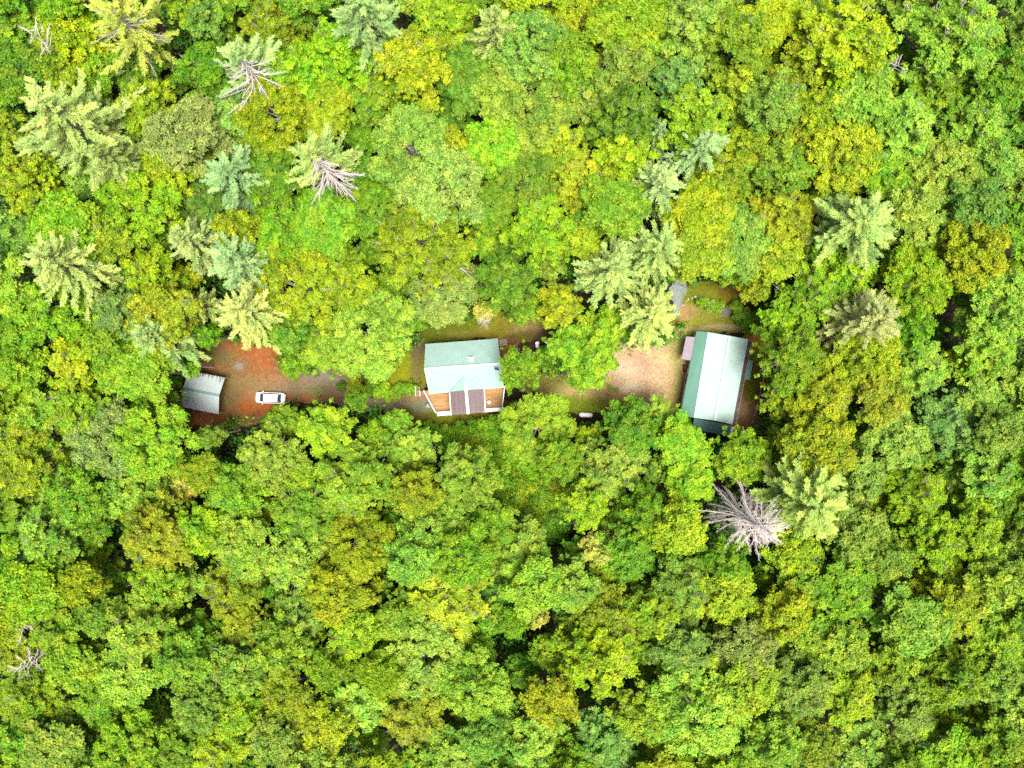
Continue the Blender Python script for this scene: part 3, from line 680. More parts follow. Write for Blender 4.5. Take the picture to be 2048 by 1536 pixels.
while len(kept) < 298:
    i = np.unravel_index(np.argmax(open_), open_.shape); g = open_[i]
    if g < 10: break
    x, y = gxs[i], gys[i]; r = min(52, g + 24)
    near = min(kept, key=lambda k: math.hypot(k[0] - x, k[1] - y))[3]
    cd = {'S': 'G', 'C': 'Y', 'B': 'G', 'O': 'G', 'D': 'G'}.get(near, near) if rp.random() < 0.6 else rp.choice('LGYPO')
    kept.append((x, y, r, cd)); open_ = np.minimum(open_, np.hypot(gxs - x, gys - y) - r * 0.95); nfill += 1
print('trees kept', len(kept), 'filled', nfill, 'thr', thr)

young = []
open_ = np.where((gxs < -10) | (gxs > 2060) | (gys < -10) | (gys > 1546), -99, open_)
open_ = np.minimum(open_, szd - 25)
while len(young) < 130:
    i = np.unravel_index(np.argmax(open_), open_.shape)
    if open_[i] < -12: break
    x, y = gxs[i] + rp.uniform(-5, 5), gys[i] + rp.uniform(-5, 5); r = rp.uniform(26, 36)
    young.append((x, y, r, rp.choice('GGLLYP'))); open_ = np.minimum(open_, np.hypot(gxs - x, gys - y) - r * 1.25)
print('young', len(young))
ORD = ['nearest', 'second', 'third', 'fourth', 'fifth', 'sixth', 'seventh', 'eighth', 'ninth', 'tenth', 'eleventh', 'twelfth', 'thirteenth', 'fourteenth', 'fifteenth', 'sixteenth', 'seventeenth', 'eighteenth', 'nineteenth', 'twentieth']
DIRS = ['right of', 'up and right of', 'above', 'up and left of', 'left of', 'down and left of', 'below', 'down and right of']
def make_labels(items, noun):
    """items: (x, y, colourword, size) -> unique label each, by the nearest landmark, direction, colour and order."""
    keys = {}
    for i, (x, y, cw, size) in enumerate(items):
        l = min(LMK, key=lambda q: math.hypot(q[1] - x, q[2] - y)); dx, dy = x - l[1], l[2] - y
        s = int(round(math.degrees(math.atan2(dy, dx)) / 45)) % 8
        keys.setdefault((l[0], s, cw), []).append((math.hypot(dx, dy), i))
    out = {}
    for (ln, s, cw), v in keys.items():
        v.sort()
        for k, (d, i) in enumerate(v):
            pos = (ORD[k] + ' one ') if len(v) > 1 else ''
            out[i] = f'{items[i][3]}{cw} {noun}, {pos}{DIRS[s]} the {ln}'
    return out
lab = make_labels([(x, y, LC[cd][1], 'small ' if r < 38 else ('big ' if r > 64 else '')) for (x, y, r, cd) in kept], 'broadleaf tree')

def put_tree(name, crown, trunk, loc, scl, rz, col, label, cat, group, tilt=(0, 0)):
    root = thing(name, loc, label, cat, group, rz); root.scale = scl; root.rotation_euler = (tilt[0], tilt[1], rz)
    a = link('crown', crown, root); a.color = col
    b = link('trunk', trunk, root)
    return root

for i, (x, y, r, cd) in enumerate(kept):
    rr = random.Random(int(x * 7 + y * 13))
    edge = (not inside(x, y, CLEAR)) and polydist(x, y, CLEAR) < r + 14
    top = (12.0 if edge else 15.5) + rr.uniform(-2.4, 2.6) + (r - 48) * 0.06
    if cd == 'D': top -= 5.0
    if r < 30: top -= 2
    zc = top - 1.5
    if not inside(x, y, CLEAR) and (int(x), int(y)) not in OVER: r = min(r * 1.17, max(polydist(x, y, CLEAR) * 1.05 + 3 - (0.03 * math.hypot(x - 1024, y - 768) if edge else 0), 20))
    Rw = r * (CAM_H - zc) / F * 1.04
    cls = 'fine' if (cd in 'S' or (cd == 'B' and rr.random() < .4)) else ('s' if Rw < 3.0 else ('m' if Rw < 4.9 else 'l'))
    R0, H0, dep, cm, tm = rr.choice(VAR[cls])
    s = Rw / R0; sz = top / H0
    p = P(x, y, zc)
    put_tree('broadleaf_tree', cm, tm, (p[0], p[1], 0), (s, s * rr.uniform(.9, 1.1), sz), rr.uniform(0, 6.28), leafcol(cd, rr), lab[i], 'tree', 'broadleaf forest trees')

ylab = make_labels([(x, y, LC[cd][1], '') for (x, y, r, cd) in young], 'young understorey tree')
for i, (x, y, r, cd) in enumerate(young):
    rr = random.Random(i * 5 + 1); top = rr.uniform(8.5, 11.5); R0, H0, dep, cm, tm = rr.choice(VAR['s']); p = P(x, y, top - 1.2); s = r * (CAM_H - top) / F / R0
    put_tree('young_tree', cm, tm, (p[0], p[1], 0), (s, s, top / H0), rr.uniform(0, 6.28), leafcol(cd, rr), ylab[i], 'young tree', 'young trees in the gaps between big crowns')

# pines
PV = {'pA': pine(5.0, 20, 12, 11), 'pB': pine(5.0, 20, 11, 12, shape=0.65, dens=1.1), 'pC': pine(5.0, 20, 12.5, 13, shape=0.85),
      'soft': pine(5.0, 20, 10, 14, dens=1.5, shape=0.5, gap=0.62), 'tan': pine(5.0, 21, 11, 19, dens=1.3, shape=0.6, gap=0.75), 'big': pine(8.0, 25, 15, 15, dens=1.25, shape=0.8),
      'loose': pine(6.6, 21, 9, 16, live=0.8, dens=1.0, wood_mat=M_greybark),
      'half1': pine(6.0, 24, 14, 17, dead_sector=(200, 170, 0.12), wood_mat=M_deadwood),
      'half2': pine(6.0, 24, 14, 18, dead_sector=(235, 130, 0.15), wood_mat=M_deadwood)}
PR = {'big': 8.0, 'loose': 6.6, 'half1': 6.0, 'half2': 6.0}; PHt = {'tan': 21, 'big': 25, 'loose': 21, 'half1': 24, 'half2': 24}
for i, (x, y, r, h, col, v, lb) in enumerate(PINES):
    rr = random.Random(i * 31 + 3); p = P(x, y, h); Rw = r * (CAM_H - h * 0.7) / F * 1.15
    s = Rw / PR.get(v, 5.0); cm, tm = PV[v]
    rz = 0 if v.startswith('half') else rr.uniform(0, 6.28)
    put_tree('pine_tree', cm, tm, (p[0], p[1], 0), (s, s, h / PHt.get(v, 20)), rz, tuple(lin((col[0] * .93, col[1], col[2] * .95), LEAFK * 1.28)) + (1,), lb, 'pine', 'pines among the broadleaf trees')

# dead trees
cm, tm = pine(6.9, 24, 15, 41, bare=True, bn=(3, 4, 5), gap=0.95, wood_mat=M_deadwood, shape=0.6, droop=0.6, curl=0.15)
p = P(1546, 1066, 24); put_tree('dead_pine', cm, tm, (p[0], p[1], 0), (1, 1, 1), 0.4, (1, 1, 1, 1), 'tall bare dead pine with pale pinkish drooping limbs, lower right', 'dead tree', None)
cm, tm = pine(3.8, 20, 11, 42, bare=True, bn=(1, 2), gap=1.2, wood_mat=M_deadwood, shape=0.35, bmin=0.6)
p = P(48, 58, 20); put_tree('dead_pine', cm, tm, (p[0], p[1], 0), (1, 1, 1), 1.4, (1, 1, 1, 1), 'thin bleached dead snag leaning in the upper left', 'dead tree', None)
cm2, tm2 = pine(3.2, 15, 5, 43, bare=True, bn=(3, 4), gap=1.3, wood_mat=M_deadwood, shape=0.3, bmin=0.9)
for (x, y, s, h, lb) in ((20, 1250, 1.2, 15, 'bleached bare broadleaf tree at the lower left edge, upper of two'), (32, 1338, .8, 14.5, 'small bleached bare tree at the lower left edge, lower of two'),
                      (1795, 128, .9, 14.5, 'grey-brown bare treetop beside a dark gap, upper right'),
                      (968, 640, .45, 9, 'small twiggy white bare tree above the house')):
    p = P(x, y, h); put_tree('bare_tree', cm2, tm2, (p[0], p[1], 0), (s, s, h / 15), x * .1, (1, 1, 1, 1), lb, 'dead tree', 'small bare trees')

# ---------------------------------------------------------------- shrubs and young trees near the clearing
SH = [(682,773,8,1.6,'D'),(714,770,17,2.6,'O'),(738,776,15,2.2,'G'),(762,780,16,2.4,'L'),(786,790,14,2.0,'L'),(806,780,13,1.8,'G'),(824,778,10,1.6,'L'),
 (900,868,8,1.6,'R'),(860,862,16,2.6,'G'),(885,872,18,3,'G'),(925,880,24,4,'L'),(960,872,28,4.5,'L'),(1000,862,26,4,'G'),(930,915,30,4.5,'L'),(975,920,30,4.5,'G'),
 (1010,905,28,4,'L'),(1000,960,30,4.5,'L'),(1040,940,26,4,'L'),(1050,985,28,4,'O'),(1020,1010,28,4.5,'L'),(1085,1000,26,4,'G'),(1100,955,24,4,'Y'),(1090,1050,24,4,'G'),
 (1130,990,22,3.6,'O'),(1225,1015,24,4,'O'),(1060,1060,24,4,'O'),(1260,1030,20,4,'G'),
 (1404,604,9,1.5,'L'),(1420,610,10,1.6,'B'),(1438,612,10,1.6,'L'),(1472,618,13,2,'G'),(1487,630,16,2.4,'L'),(1478,640,8,1.3,'G'),(1500,648,14,2.4,'G'),
 (1092,708,16,2.4,'G'),(1112,720,18,3,'G'),(1085,728,12,2,'D'),(1105,740,12,2,'O'),(1520,640,16,3,'G'),(1370,850,14,3,'G'),
 (1188,862,15,2.6,'D'),(1208,856,12,2.2,'G'),(1168,858,11,2.0,'G'),(352,812,12,2,'G'),(340,790,12,2.2,'G'),(366,832,12,2,'G'),(350,760,12,2.2,'G')]
rs_ = random.Random(12); tries = 0
while len(SH) < 105 and tries < 4000:
    tries += 1; x, y = rs_.uniform(870, 1155), rs_.uniform(855, 1085)
    if not inside(x, y, SHZ) or min(math.hypot(x - q[0], y - q[1]) for q in SH) < 17: continue
    SH.append((x, y, rs_.uniform(13, 21), rs_.uniform(2.6, 5), rs_.choice('LLGGYPOL')))
LMK += [('tree beside the house', 1040, 732), ('big round lime tree', 1075, 852)]
sl_ = make_labels([(x, y, LC[cd][1], 'low ' if h < 2.3 else 'tall ') for (x, y, r, h, cd) in SH], 'shrub')
for i, (x, y, r, h, cd) in enumerate(SH):
    rr = random.Random(i + 77); R0, H0, dep, cm, tm = rr.choice(VAR['u']); p = P(x, y, h * 0.7); s = r * (CAM_H - h) / F / R0 * 1.05
    root = thing('shrub', (p[0], p[1], 0), sl_[i], 'shrub', 'shrubs around the clearing', rr.uniform(0, 6.28)); root.scale = (s, s, h / H0)
    a = link('foliage', cm, root); a.color = leafcol(cd, rr); link('stem', tm, root)

# undergrowth on the forest floor, one mass nobody could count
rg = np.random.default_rng(3)
n = 9000
ux = rg.uniform(-95, 95, n); uy = rg.uniform(-72, 72, n)
keep = []
for a, b in zip(ux, uy):
    px, py = a * F / CAM_H + 1024, 768 - b * F / CAM_H
    if inside(px, py, CLEAR) or polydist(px, py, CLEAR) < 10 or math.hypot(px - 940, py - 250) < 34 or math.hypot(px - 1870, py - 610) < 25: continue
    keep.append((a, b))
U = np.array(keep); k = 40; ui = np.repeat(np.arange(len(U)), k)
ur = rg.uniform(0.5, 1.5, len(U)); uh = rg.uniform(0.4, 6.0, len(U))
C = np.stack([U[ui, 0] + rg.normal(size=len(ui)) * ur[ui] * 0.6, U[ui, 1] + rg.normal(size=len(ui)) * ur[ui] * 0.6, uh[ui] * rg.uniform(0.3, 1.1, len(ui))], 1)
V, Fq = leaf_quads(C, np.tile([0, 0, 1.0], (len(ui), 1)), np.full(len(ui), .26), np.full(len(ui), .17), rg)
o = link('undergrowth', mesh_np('undergrowth', V, Fq, M_leaf, np.clip(rg.uniform(0, 1, len(ui)), 0, 1))); o.color = tuple(lin((110, 168, 44), LEAFK)) + (1,)
tag(o, 'dark leafy ground cover under the forest canopy', 'undergrowth', kind='stuff')

DI = np.argwhere((cellc == 'd') | (cellc == 'y') | (cellc == 'g') | (cellc == 'l'))
for nm, cnt_, colr, sz_, lb in (('fallen_leaves', 9000, (120, 84, 56), .075, 'scattered brown fallen leaves on the clearing'), ('gravel', 15000, (206, 190, 172), .045, 'loose pale stones scattered over the drive and yard')):
    pool = DI if nm == 'fallen_leaves' else np.argwhere((cellc == 'd') | (cellc == 'y'))
    sel = pool[rg.integers(0, len(pool), cnt_)]; X_ = xs[sel[:, 0]] + rg.uniform(0, .25, cnt_); Y_ = ys[sel[:, 1]] + rg.uniform(0, .25, cnt_)
    m_ = (vnoise(X_, Y_, .5, 9) + vnoise(X_, Y_, 1.7, 10) * .5) > (-.1 if nm == 'gravel' else -.3); X_, Y_ = X_[m_], Y_[m_]; q_ = len(X_)
    V, Fq = leaf_quads(np.stack([X_, Y_, np.full(q_, .03)], 1), np.tile([0, 0, 1.0], (q_, 1)), rg.uniform(.4, 1.3, q_) * sz_, rg.uniform(.3, 1, q_) * sz_, rg, .5)
    V[:, 2] = np.maximum(V[:, 2], 0.006)
    o = link(nm, mesh_np(nm, V, Fq, M_leaf, rg.uniform(0.2, .8, q_))); o.color = tuple(c(*colr)) + (1,); tag(o, lb, kind='stuff')

# short grass in the lawns and thin patches elsewhere
LI = np.argwhere(cellc == 'l'); YI = np.argwhere((cellc == 'y') | (cellc == 'd'))
sel = np.concatenate([LI[rg.integers(0, len(LI), 15000)], YI[rg.integers(0, len(YI), 1800)]])
C = np.stack([xs[sel[:, 0]] + rg.uniform(0, .25, len(sel)), ys[sel[:, 1]] + rg.uniform(0, .25, len(sel)), np.full(len(sel), 0.03)], 1)
V, Fq = leaf_quads(C, np.tile([0, 0, 1.0], (len(sel), 1)), rg.uniform(.04, .12, len(sel)), rg.uniform(.02, .05, len(sel)), rg, 1.2)
V[:, 2] = np.maximum(V[:, 2], 0.006)
o = link('grass', mesh_np('grass', V, Fq, M_leaf, rg.uniform(0, 1, len(sel)))); o.color = tuple(c(132, 146, 34)) + (1,)
tag(o, 'short tufts of grass scattered over the lawn and yard', 'grass', kind='stuff')

# ---------------------------------------------------------------- buildings
def roof_sheet(mb, A, B, Cc, D, nribs, ribw=0.05, ribh=0.05, th=0.06):
    """Metal sheet: ridge edge A-B, eave edge D-C; raised ribs run from ridge to eave."""
    A, B, Cc, D = map(lambda p: np.array(p, float), (A, B, Cc, D)); dn = np.array([0, 0, -th])
    q = [A, D, Cc, B]
    nrm = np.cross(D - A, B - A)
    if nrm[2] < 0: q = [A, B, Cc, D]
    mb.hexa([p + dn for p in q], q)
    for i in range(nribs + 1):
        t = (i + 0.0) / nribs; t = min(max(t, 0.004), 0.996)
        a = A + (B - A) * t; b = D + (Cc - D) * t
        mb.beam(a + np.array([0, 0, -0.005]), b + np.array([0, 0, -0.005]), ribw, ribh)

def lerp(a, b, t): return np.asarray(a) * (1 - t) + np.asarray(b) * t
def inset(q, d):
    q = [np.array(p[:2], float) for p in q]; cen = sum(q) / len(q); out = []
    for p in q:
        v = cen - p; out.append(p + v / np.linalg.norm(v) * d)
    return out

# --- house
ze, zr = 4.2, 7.0
NW, NE = P(850.8, 688.3, ze), P(995.4, 677.3, ze); RW, RE = P(848.4, 737.9, zr), P(1000.8, 727.0, zr); SW, SE = P(858.6, 787.5, ze), P(1007.6, 774.6, ze)
# make the ridge stop plumb above the gable ends
house = place('house', (P(925, 732, 0)[0], P(925, 732, 0)[1], 0), 'small house with teal metal gable roof and orange wood deck', 'house')
mb = MB(); roof_sheet(mb, RW, RE, NE, NW, 36); roof_sheet(mb, RW, RE, SE, SW, 36); roof_o = mb.build('roof', M_teal, house)
mb = MB(); mb.beam(RW + [0, 0, .05], RE + [0, 0, .05], 0.34, 0.05); mb.build('ridge_cap', M_tealcap, roof_o)
foot = inset([NW, SW, SE, NE], 0.55)
mb = MB(); mb.prism([tuple(p) for p in foot], 0, ze - 0.12)
g1 = [(*foot[0], ze - .12), (*foot[1], ze - .12), (*((foot[0] + foot[1]) / 2), zr - 0.35)]; g2 = [(*foot[3], ze - .12), (*foot[2], ze - .12), (*((foot[3] + foot[2]) / 2), zr - 0.35)]
mb.poly(g1); mb.poly(g2); mb.poly([g1[0], g1[2], g2[2], g2[0]]); mb.poly([g1[1], g1[2], g2[2], g2[1]]); mb.build('wall', M_wall, house)
# fascia boards
mb = MB()
for a, b in ((NW, NE), (SW, SE), (NW, RW), (RW, SW), (NE, RE), (RE, SE)): mb.beam(np.array(a) + [0, 0, -0.22], np.array(b) + [0, 0, -0.22], 0.04, 0.15)
mb.build('fascia', M_white, house)
def wall_window(parent, a, b, t, w_, z0, z1, name='window', out=0.03):
    a = np.array(a[:2]); b = np.array(b[:2]); d = (b - a) / np.linalg.norm(b - a); n_ = np.array([d[1], -d[0]])
    cpt = a + (b - a) * t; rz = math.atan2(d[1], d[0])
    f = MB(); cc_ = cpt + n_ * 0
    for dz in (z0, z1): f.box((*cc_, dz), (w_ + .16, 0.12, 0.08), rz)
    for sx in (-1, 1): f.box((*(cc_ + d * sx * w_ / 2), (z0 + z1) / 2), (0.08, 0.12, z1 - z0 - .08), rz)
    fo = f.build(name, M_white, parent)
    g = MB(); g.box((*cc_, (z0 + z1) / 2), (w_ - .08, 0.07, z1 - z0 - .08), rz); g.build('pane' if name == 'window' else 'door_panel', M_glass if name == 'window' else M_timber, fo)
for (i0, i1, ts) in ((3, 0, (0.25, 0.5, 0.78)), (0, 1, (0.3, 0.7)), (2, 3, (0.35, 0.75)), (1, 2, (0.2, 0.85))):
    for t in ts: wall_window(house, foot[i0], foot[i1], t, 1.0, 1.6, 2.9)
wall_window(house, foot[1], foot[2], 0.5, 1.8, 1.25, 3.2, 'sliding_door')
# cross gable
zg = 6.35
GA = P(929.5, 750.0, 6.45); GE = P(936.4, 828.3, zg - 0.5)
def on_slope(px, py, lift=0.06):
    """Point on the house's south roof slope under a photo point."""
    n_ = np.cross(RE - RW, SW - RW); o_ = np.array([0, 0, CAM_H]); d = P(px, py, 0) - o_
    t = np.dot(RW - o_, n_) / np.dot(d, n_); p = o_ + d * t; return p + np.array([0, 0, lift])
L1 = P(899.0, 783.6, 4.45); R1 = P(968.5, 777.6, 4.45); M1 = P(932.2, 779.5, 6.15)
GA = on_slope(929.5, 750.0, 0.03)
M1[2] = GA[2] + 0.02; M1[:2] = P(932.2, 780, M1[2])[:2]
mb = MB(); 
def tri_sheet(mb, apex, ridge_end, valley_end, nr):
    mb.poly([apex, ridge_end, valley_end] if np.cross(np.array(ridge_end) - apex, np.array(valley_end) - apex)[2] > 0 else [apex, valley_end, ridge_end])
    for i in range(1, nr):
        t = i / nr; a = lerp(apex, ridge_end, t); b = lerp(apex, valley_end, t); mb.beam(a, b, 0.05, 0.05)
tri_sheet(mb, GA, M1, L1, 10); tri_sheet(mb, GA, M1, R1, 10); mb.build('gable_roof', M_teal, house)
zc = M1[2]
GE = P(936.4, 828.0, zc); L2 = P(902.2, 830.6, 4.45); R2 = P(970.6, 824.0, 4.45)
mb = MB(); mb.beam(lerp(GA, M1, .45) + [0, 0, .05], GE + [0, 0, .05], 0.42, 0.05); mb.build('porch_ridge_cap', M_white, house)
for (e1, e2, nm) in ((L1, L2, 'porch_panel'), (R1, R2, 'porch_panel')):
    mb = MB(); q = [M1, e1, e2, GE]
    if np.cross(q[1] - q[0], q[3] - q[0])[2] < 0: q = [M1, GE, e2, e1]
    mb.hexa([p - [0, 0, .02] for p in q], q); pn = mb.build(nm, M_tint, house)
    mb = MB()
    for i in range(1, 10): mb.beam(lerp(M1, GE, i / 10) + [0, 0, .012], lerp(e1, e2, i / 10) + [0, 0, .012], 0.035, 0.02)
    for j in (0.35, 0.62): mb.beam(lerp(M1, e1, j) + [0, 0, .012], lerp(GE, e2, j) + [0, 0, .012], 0.03, 0.015)
    mb.build('seam', M_mauve, pn)
    mb = MB()
    for i in range(0, 5):
        t = 0.04 + i / 4.4; mb.beam(lerp(lerp(M1, e1, t), lerp(GE, e2, t), 0.0) - [0, 0, .24], lerp(lerp(M1, e1, t), lerp(GE, e2, t), 0.995) - [0, 0, .24], 0.09, 0.16)
    mb.beam(lerp(M1, GE, .99) - [0, 0, .3], lerp(e1, e2, .99) - [0, 0, .3], 0.09, 0.14); mb.beam(lerp(M1, GE, .86) - [0, 0, .3], lerp(e1, e2, .86) - [0, 0, .3], 0.07, 0.05)
    mb.build('rafter', M_dark, house)
    mb = MB(); mb.beam(e1 + [0, 0, -.02], e2 + [0, 0, -.02], 0.12, 0.08); mb.build('edge_trim', M_white, house)
for e in (L2, R2):
    mb = MB(); q = lerp(e, GE, .03); mb.box((q[0], q[1] + .15, 2.2), (.12, .12, 4.1), HROT); mb.build('post', M_white, house)
# roof details
p = on_slope(1,1)
def on_north(px, py, lift=0.0):
    n_ = np.cross(RE - RW, NW - RW); o_ = np.array([0, 0, CAM_H]); d = P(px, py, 0) - o_
    t = np.dot(RW - o_, n_) / np.dot(d, n_); return o_ + d * t + np.array([0, 0, lift])
p = on_north(942.8, 718.6); mb = MB(); mb.box((p[0], p[1], p[2] + .16), (.62, .62, .3), HROT); mb.box((p[0], p[1], p[2] + .34), (.7, .7, .05), HROT); mb.build('roof_vent', M_white, house, bevel=.02)
p = on_north(936, 714); mb = MB(); mb.tube([p - [0, 0, .1], p + [0, 0, .45]], .09, 10); mb.build('vent_pipe', M_white, house)
q4 = [on_slope(987.6, 733.4, .05), on_slope(988.8, 740.3, .05), on_slope(1000.2, 741.8, .05), on_slope(997.5, 734.2, .05)]
mb = MB(); mb.hexa(q4, [a + [0, 0, .09] for a in q4]); sk = mb.build('skylight', M_grey, house)
q5 = [lerp(a, sum(q4) / 4, .13) + [0, 0, .093] for a in q4]; mb = MB(); mb.hexa([a - [0, 0, .02] for a in q5], [a + [0, 0, .01] for a in q5]); mb.build('pane', M_glass, sk)
# deck
zd = 1.25
D0, D1, D2, D3 = P(848.6, 781.0, zd), P(872.4, 824.6, zd), P(1004.6, 815.2, zd), P(1009.4, 772.5, zd)
D4 = P(850, 740, zd)
mb = MB()
nb = 42
for i in range(nb):      # separate boards with gaps
    t0, t1 = i / nb, (i + 0.9) / nb
    a0, b0, a1, b1 = lerp(D0, D1, t0), lerp(D3, D2, t0), lerp(D0, D1, t1), lerp(D3, D2, t1)
    q = [a1, b1, b0, a0]; mb.hexa([x - [0, 0, .04] for x in q], q)
deck = mb.build('deck', M_deck, house)
mb = MB(); q = [D1, D2, D3, D0]; mb.hexa([x - [0, 0, .3] for x in q], [x - [0, 0, .05] for x in q]); 
for x in (D0, D1, D2, D3, lerp(D1, D2, .33), lerp(D1, D2, .66)): mb.box((lerp(x, (D0 + D2) / 2, .03)[0], lerp(x, (D0 + D2) / 2, .03)[1], .47), (.14, .14, .95), HROT)
mb.build('deck_frame', M_timber, deck)
W0, W1 = P(838.5, 742, zd), P(852.0, 786.0, zd)
mb = MB()
def railing(mb, a, b, h=0.95, n=None):
    L = np.linalg.norm(b - a); n = n or max(2, int(L / 1.5)); up = np.array([0, 0, 1.0])
    mb.beam(a + up * h, b + up * h, 0.13, 0.05); mb.beam(a + up * .12, b + up * .12, 0.04, 0.04)
    for i in range(n + 1):
        p_ = lerp(a, b, i / n); mb.box((p_[0], p_[1], p_[2] + h / 2), (.1, .1, h), HROT)
    m = int(L / 0.14)
    for i in range(m):
        p_ = lerp(a, b, (i + .5) / m); mb.box((p_[0], p_[1], p_[2] + h / 2 + .05), (.035, .035, h - .12), HROT)
railing(mb, D0, D1); mb.build('railing', M_white, deck)
mb = MB(); railing(mb, D1, D2); mb.build('railing', M_white, deck)
mb = MB(); railing(mb, D2, D3); mb.build('railing', M_white, deck)
# low white awning below the deck's outer edge
A0, A1 = P(873.5, 826.2, 1.1), P(1004.8, 816.8, 1.1); A2, A3 = P(1004.6, 821.8, .95), P(874.6, 832.2, .95)
mb = MB(); q = [A3, A2, A1, A0]; mb.hexa([x - [0, 0, .05] for x in q], q)
for t in (.02, .33, .66, .98):
    x = lerp(A3, A2, t); mb.box((x[0], x[1] + .1, .45), (.08, .08, .9), HROT)
mb.build('awning', M_white, house)

# things on and round the house
def patio_table():
    b = P(978.2, 804.2, zd + .4); t = place('patio_table', (b[0], b[1], zd), 'small round grey side table on the right part of the deck', 'table')
    mb = MB(); mb.tube([(b[0], b[1], zd + .5), (b[0], b[1], zd + .54)], .27, 16); mb.build('tabletop', M_grey, t)
    mb = MB(); mb.tube([(b[0], b[1], zd), (b[0], b[1], zd + .5)], .03, 8); mb.tube([(b[0], b[1], zd), (b[0], b[1], zd + .03)], .18, 12); mb.build('leg', M_dark, t)
    q = place('bowl', (b[0] + .02, b[1], zd + .54), 'white bowl on the small round deck table', 'bowl'); mb = MB(); mb.tube([(b[0] + .02, b[1], zd + .54), (b[0] + .02, b[1], zd + .6), (b[0] + .02, b[1], zd + .63)], [.05, .13, .14], 14); mb.build('bowl_body', M_white, q, smooth=False)
patio_table()
def dish():
    b = P(857.6, 811, 1.0); t = place('satellite_dish', (b[0], b[1], 0), 'pale grey satellite dish on a post beside the slanted deck railing', 'satellite dish')
    mb = MB(); mb.tube([(b[0], b[1], 0), (b[0], b[1], 1.1)], .03, 8); mb.build('post', M_grey, t)
    # shallow bowl facing the lower left sky
    ax = unit(np.array([-0.75, -0.35, 0.62])); u = unit(np.cross(ax, [0, 0, 1.0])); v = np.cross(ax, u); cpt = np.array([b[0], b[1], 1.2]) + ax * .05
    mb = MB(); nr, ns = 5, 20; i0 = 0
    for side in (0, 1):
        for r_ in range(nr + 1):
            rr = .40 * r_ / nr
            for k in range(ns):
                a = 6.2832 * k / ns; mb.v.append(tuple(cpt + u * math.cos(a) * rr * 1.0 + v * math.sin(a) * rr * 1.15 + ax * (.55 * rr * rr - .015 * side)))
    for side in (0, 1):
        o_ = side * (nr + 1) * ns
        for r_ in range(nr):
            for k in range(ns):
                k2 = (k + 1) % ns; f = (o_ + r_*ns + k, o_ + r_*ns + k2, o_ + (r_+1)*ns + k2, o_ + (r_+1)*ns + k); mb.f.append(f if side == 0 else f[::-1])
    for k in range(ns):
        k2 = (k + 1) % ns; mb.f.append((nr*ns + k, nr*ns + k2, (nr+1)*ns + nr*ns + k2, (nr+1)*ns + nr*ns + k))
    mb.build('reflector', M_grey, t, smooth=True)
    mb = MB(); tip = cpt + ax * .5; mb.tube([cpt - v * .3, tip], .018, 6); mb.build('feed_arm', M_grey, t)
    mb = MB(); mb.tube([tip - ax * .06, tip + ax * .06], .05, 8); mb.build('receiver', M_white, t)
dish()
# steps west of the deck
def steps():
    a = P(836, 782, .3); t = place('wooden_steps', (a[0], a[1], 0), 'weathered wooden steps and landing left of the deck railing', 'steps')
    for k in range(6):
        y0 = 773.5 + k * 3.2; z = .95 - k * .14
        q = [P(831.5 + k * .15, y0 + 3.0, z), P(840.5 + k * .15, y0 + 2.4, z), P(840 + k * .15, y0 - .4, z), P(831 + k * .15, y0, z)]
        mb = MB(); mb.hexa([x - [0, 0, .06] for x in q], q); mb.hexa([x - [0, 0, z - .0] * np.array(1.0) if False else np.array([x[0], x[1], 0.0]) for x in [lerp(x, sum(q) / 4, .12) for x in q]], [lerp(x, sum(q) / 4, .12) - [0, 0, .06] for x in q]); mb.build('step', M_steps, t)
    for k in range(5):
        q0 = 841.5 + k * 1.7
        z = 1.0 + k * 0.03
        q = [P(q0, 790.5, z), P(q0 + 1.2, 790.3, z), P(q0 + 1.2, 782.0, z), P(q0, 782.2, z)]
        mb = MB(); mb.hexa([x - [0, 0, .05] for x in q], q); mb.hexa([np.array([x[0], x[1], 0.0]) for x in [lerp(x, sum(q) / 4, .6) for x in q]], [lerp(x, sum(q) / 4, .6) - [0, 0, .05] for x in q]); mb.build('landing_board', M_steps, t)
    mb = MB(); mb.beam(P(831, 773, 1.75), P(831.5, 792, 1.0), .07, .05); mb.beam(P(839.8, 781, 1.8), P(840.6, 791.5, 1.1), .07, .05)
    for (x, y, z) in ((831, 774, 1.7), (831.5, 791, 1.05), (839.9, 782, 1.75), (840.6, 791, 1.15)): w_ = P(x, y, 0.5); mb.box((w_[0], w_[1], z / 2), (.08, .08, z), 0)
    mb.build('handrail', M_white, t)
steps()
# barrel + pots by the steps
POTS = [(823.5, 761.5, .26, 'large dark barrel planter at the top of the wooden steps', M_timber, .55), (824.5, 766, .13, 'white pot below the dark barrel planter', M_white, .3), (834.2, 770.2, .17, 'cream pot in front of the wooden steps', M_white, .3),
        (839.0, 758.5, .12, 'white pot nearest the top of the plant bed beside the house', M_white, .28), (842.8, 764.8, .12, 'white pot closest to the house wall', M_white, .28), (839.6, 768, .12, 'white pot between the steps and the house wall', M_white, .28)]
for (x, y, r_, lb, m_, h) in POTS:
    b = P(x, y, .2); t = place('plant_pot', (b[0], b[1], 0), lb, 'plant pot', 'pots by the wooden steps')
    mb = MB(); mb.tube([(b[0], b[1], 0), (b[0], b[1], h), (b[0], b[1], h)], [r_ * .8, r_, r_ * .86], 14); mb.build('pot', m_, t)
    cmesh = VAR['u'][0]; a = link('plant', cmesh[3], t); a.scale = (r_ * .55, r_ * .55, .12); a.location = (0, 0, h - .05); a.color = leafcol('G', rp)
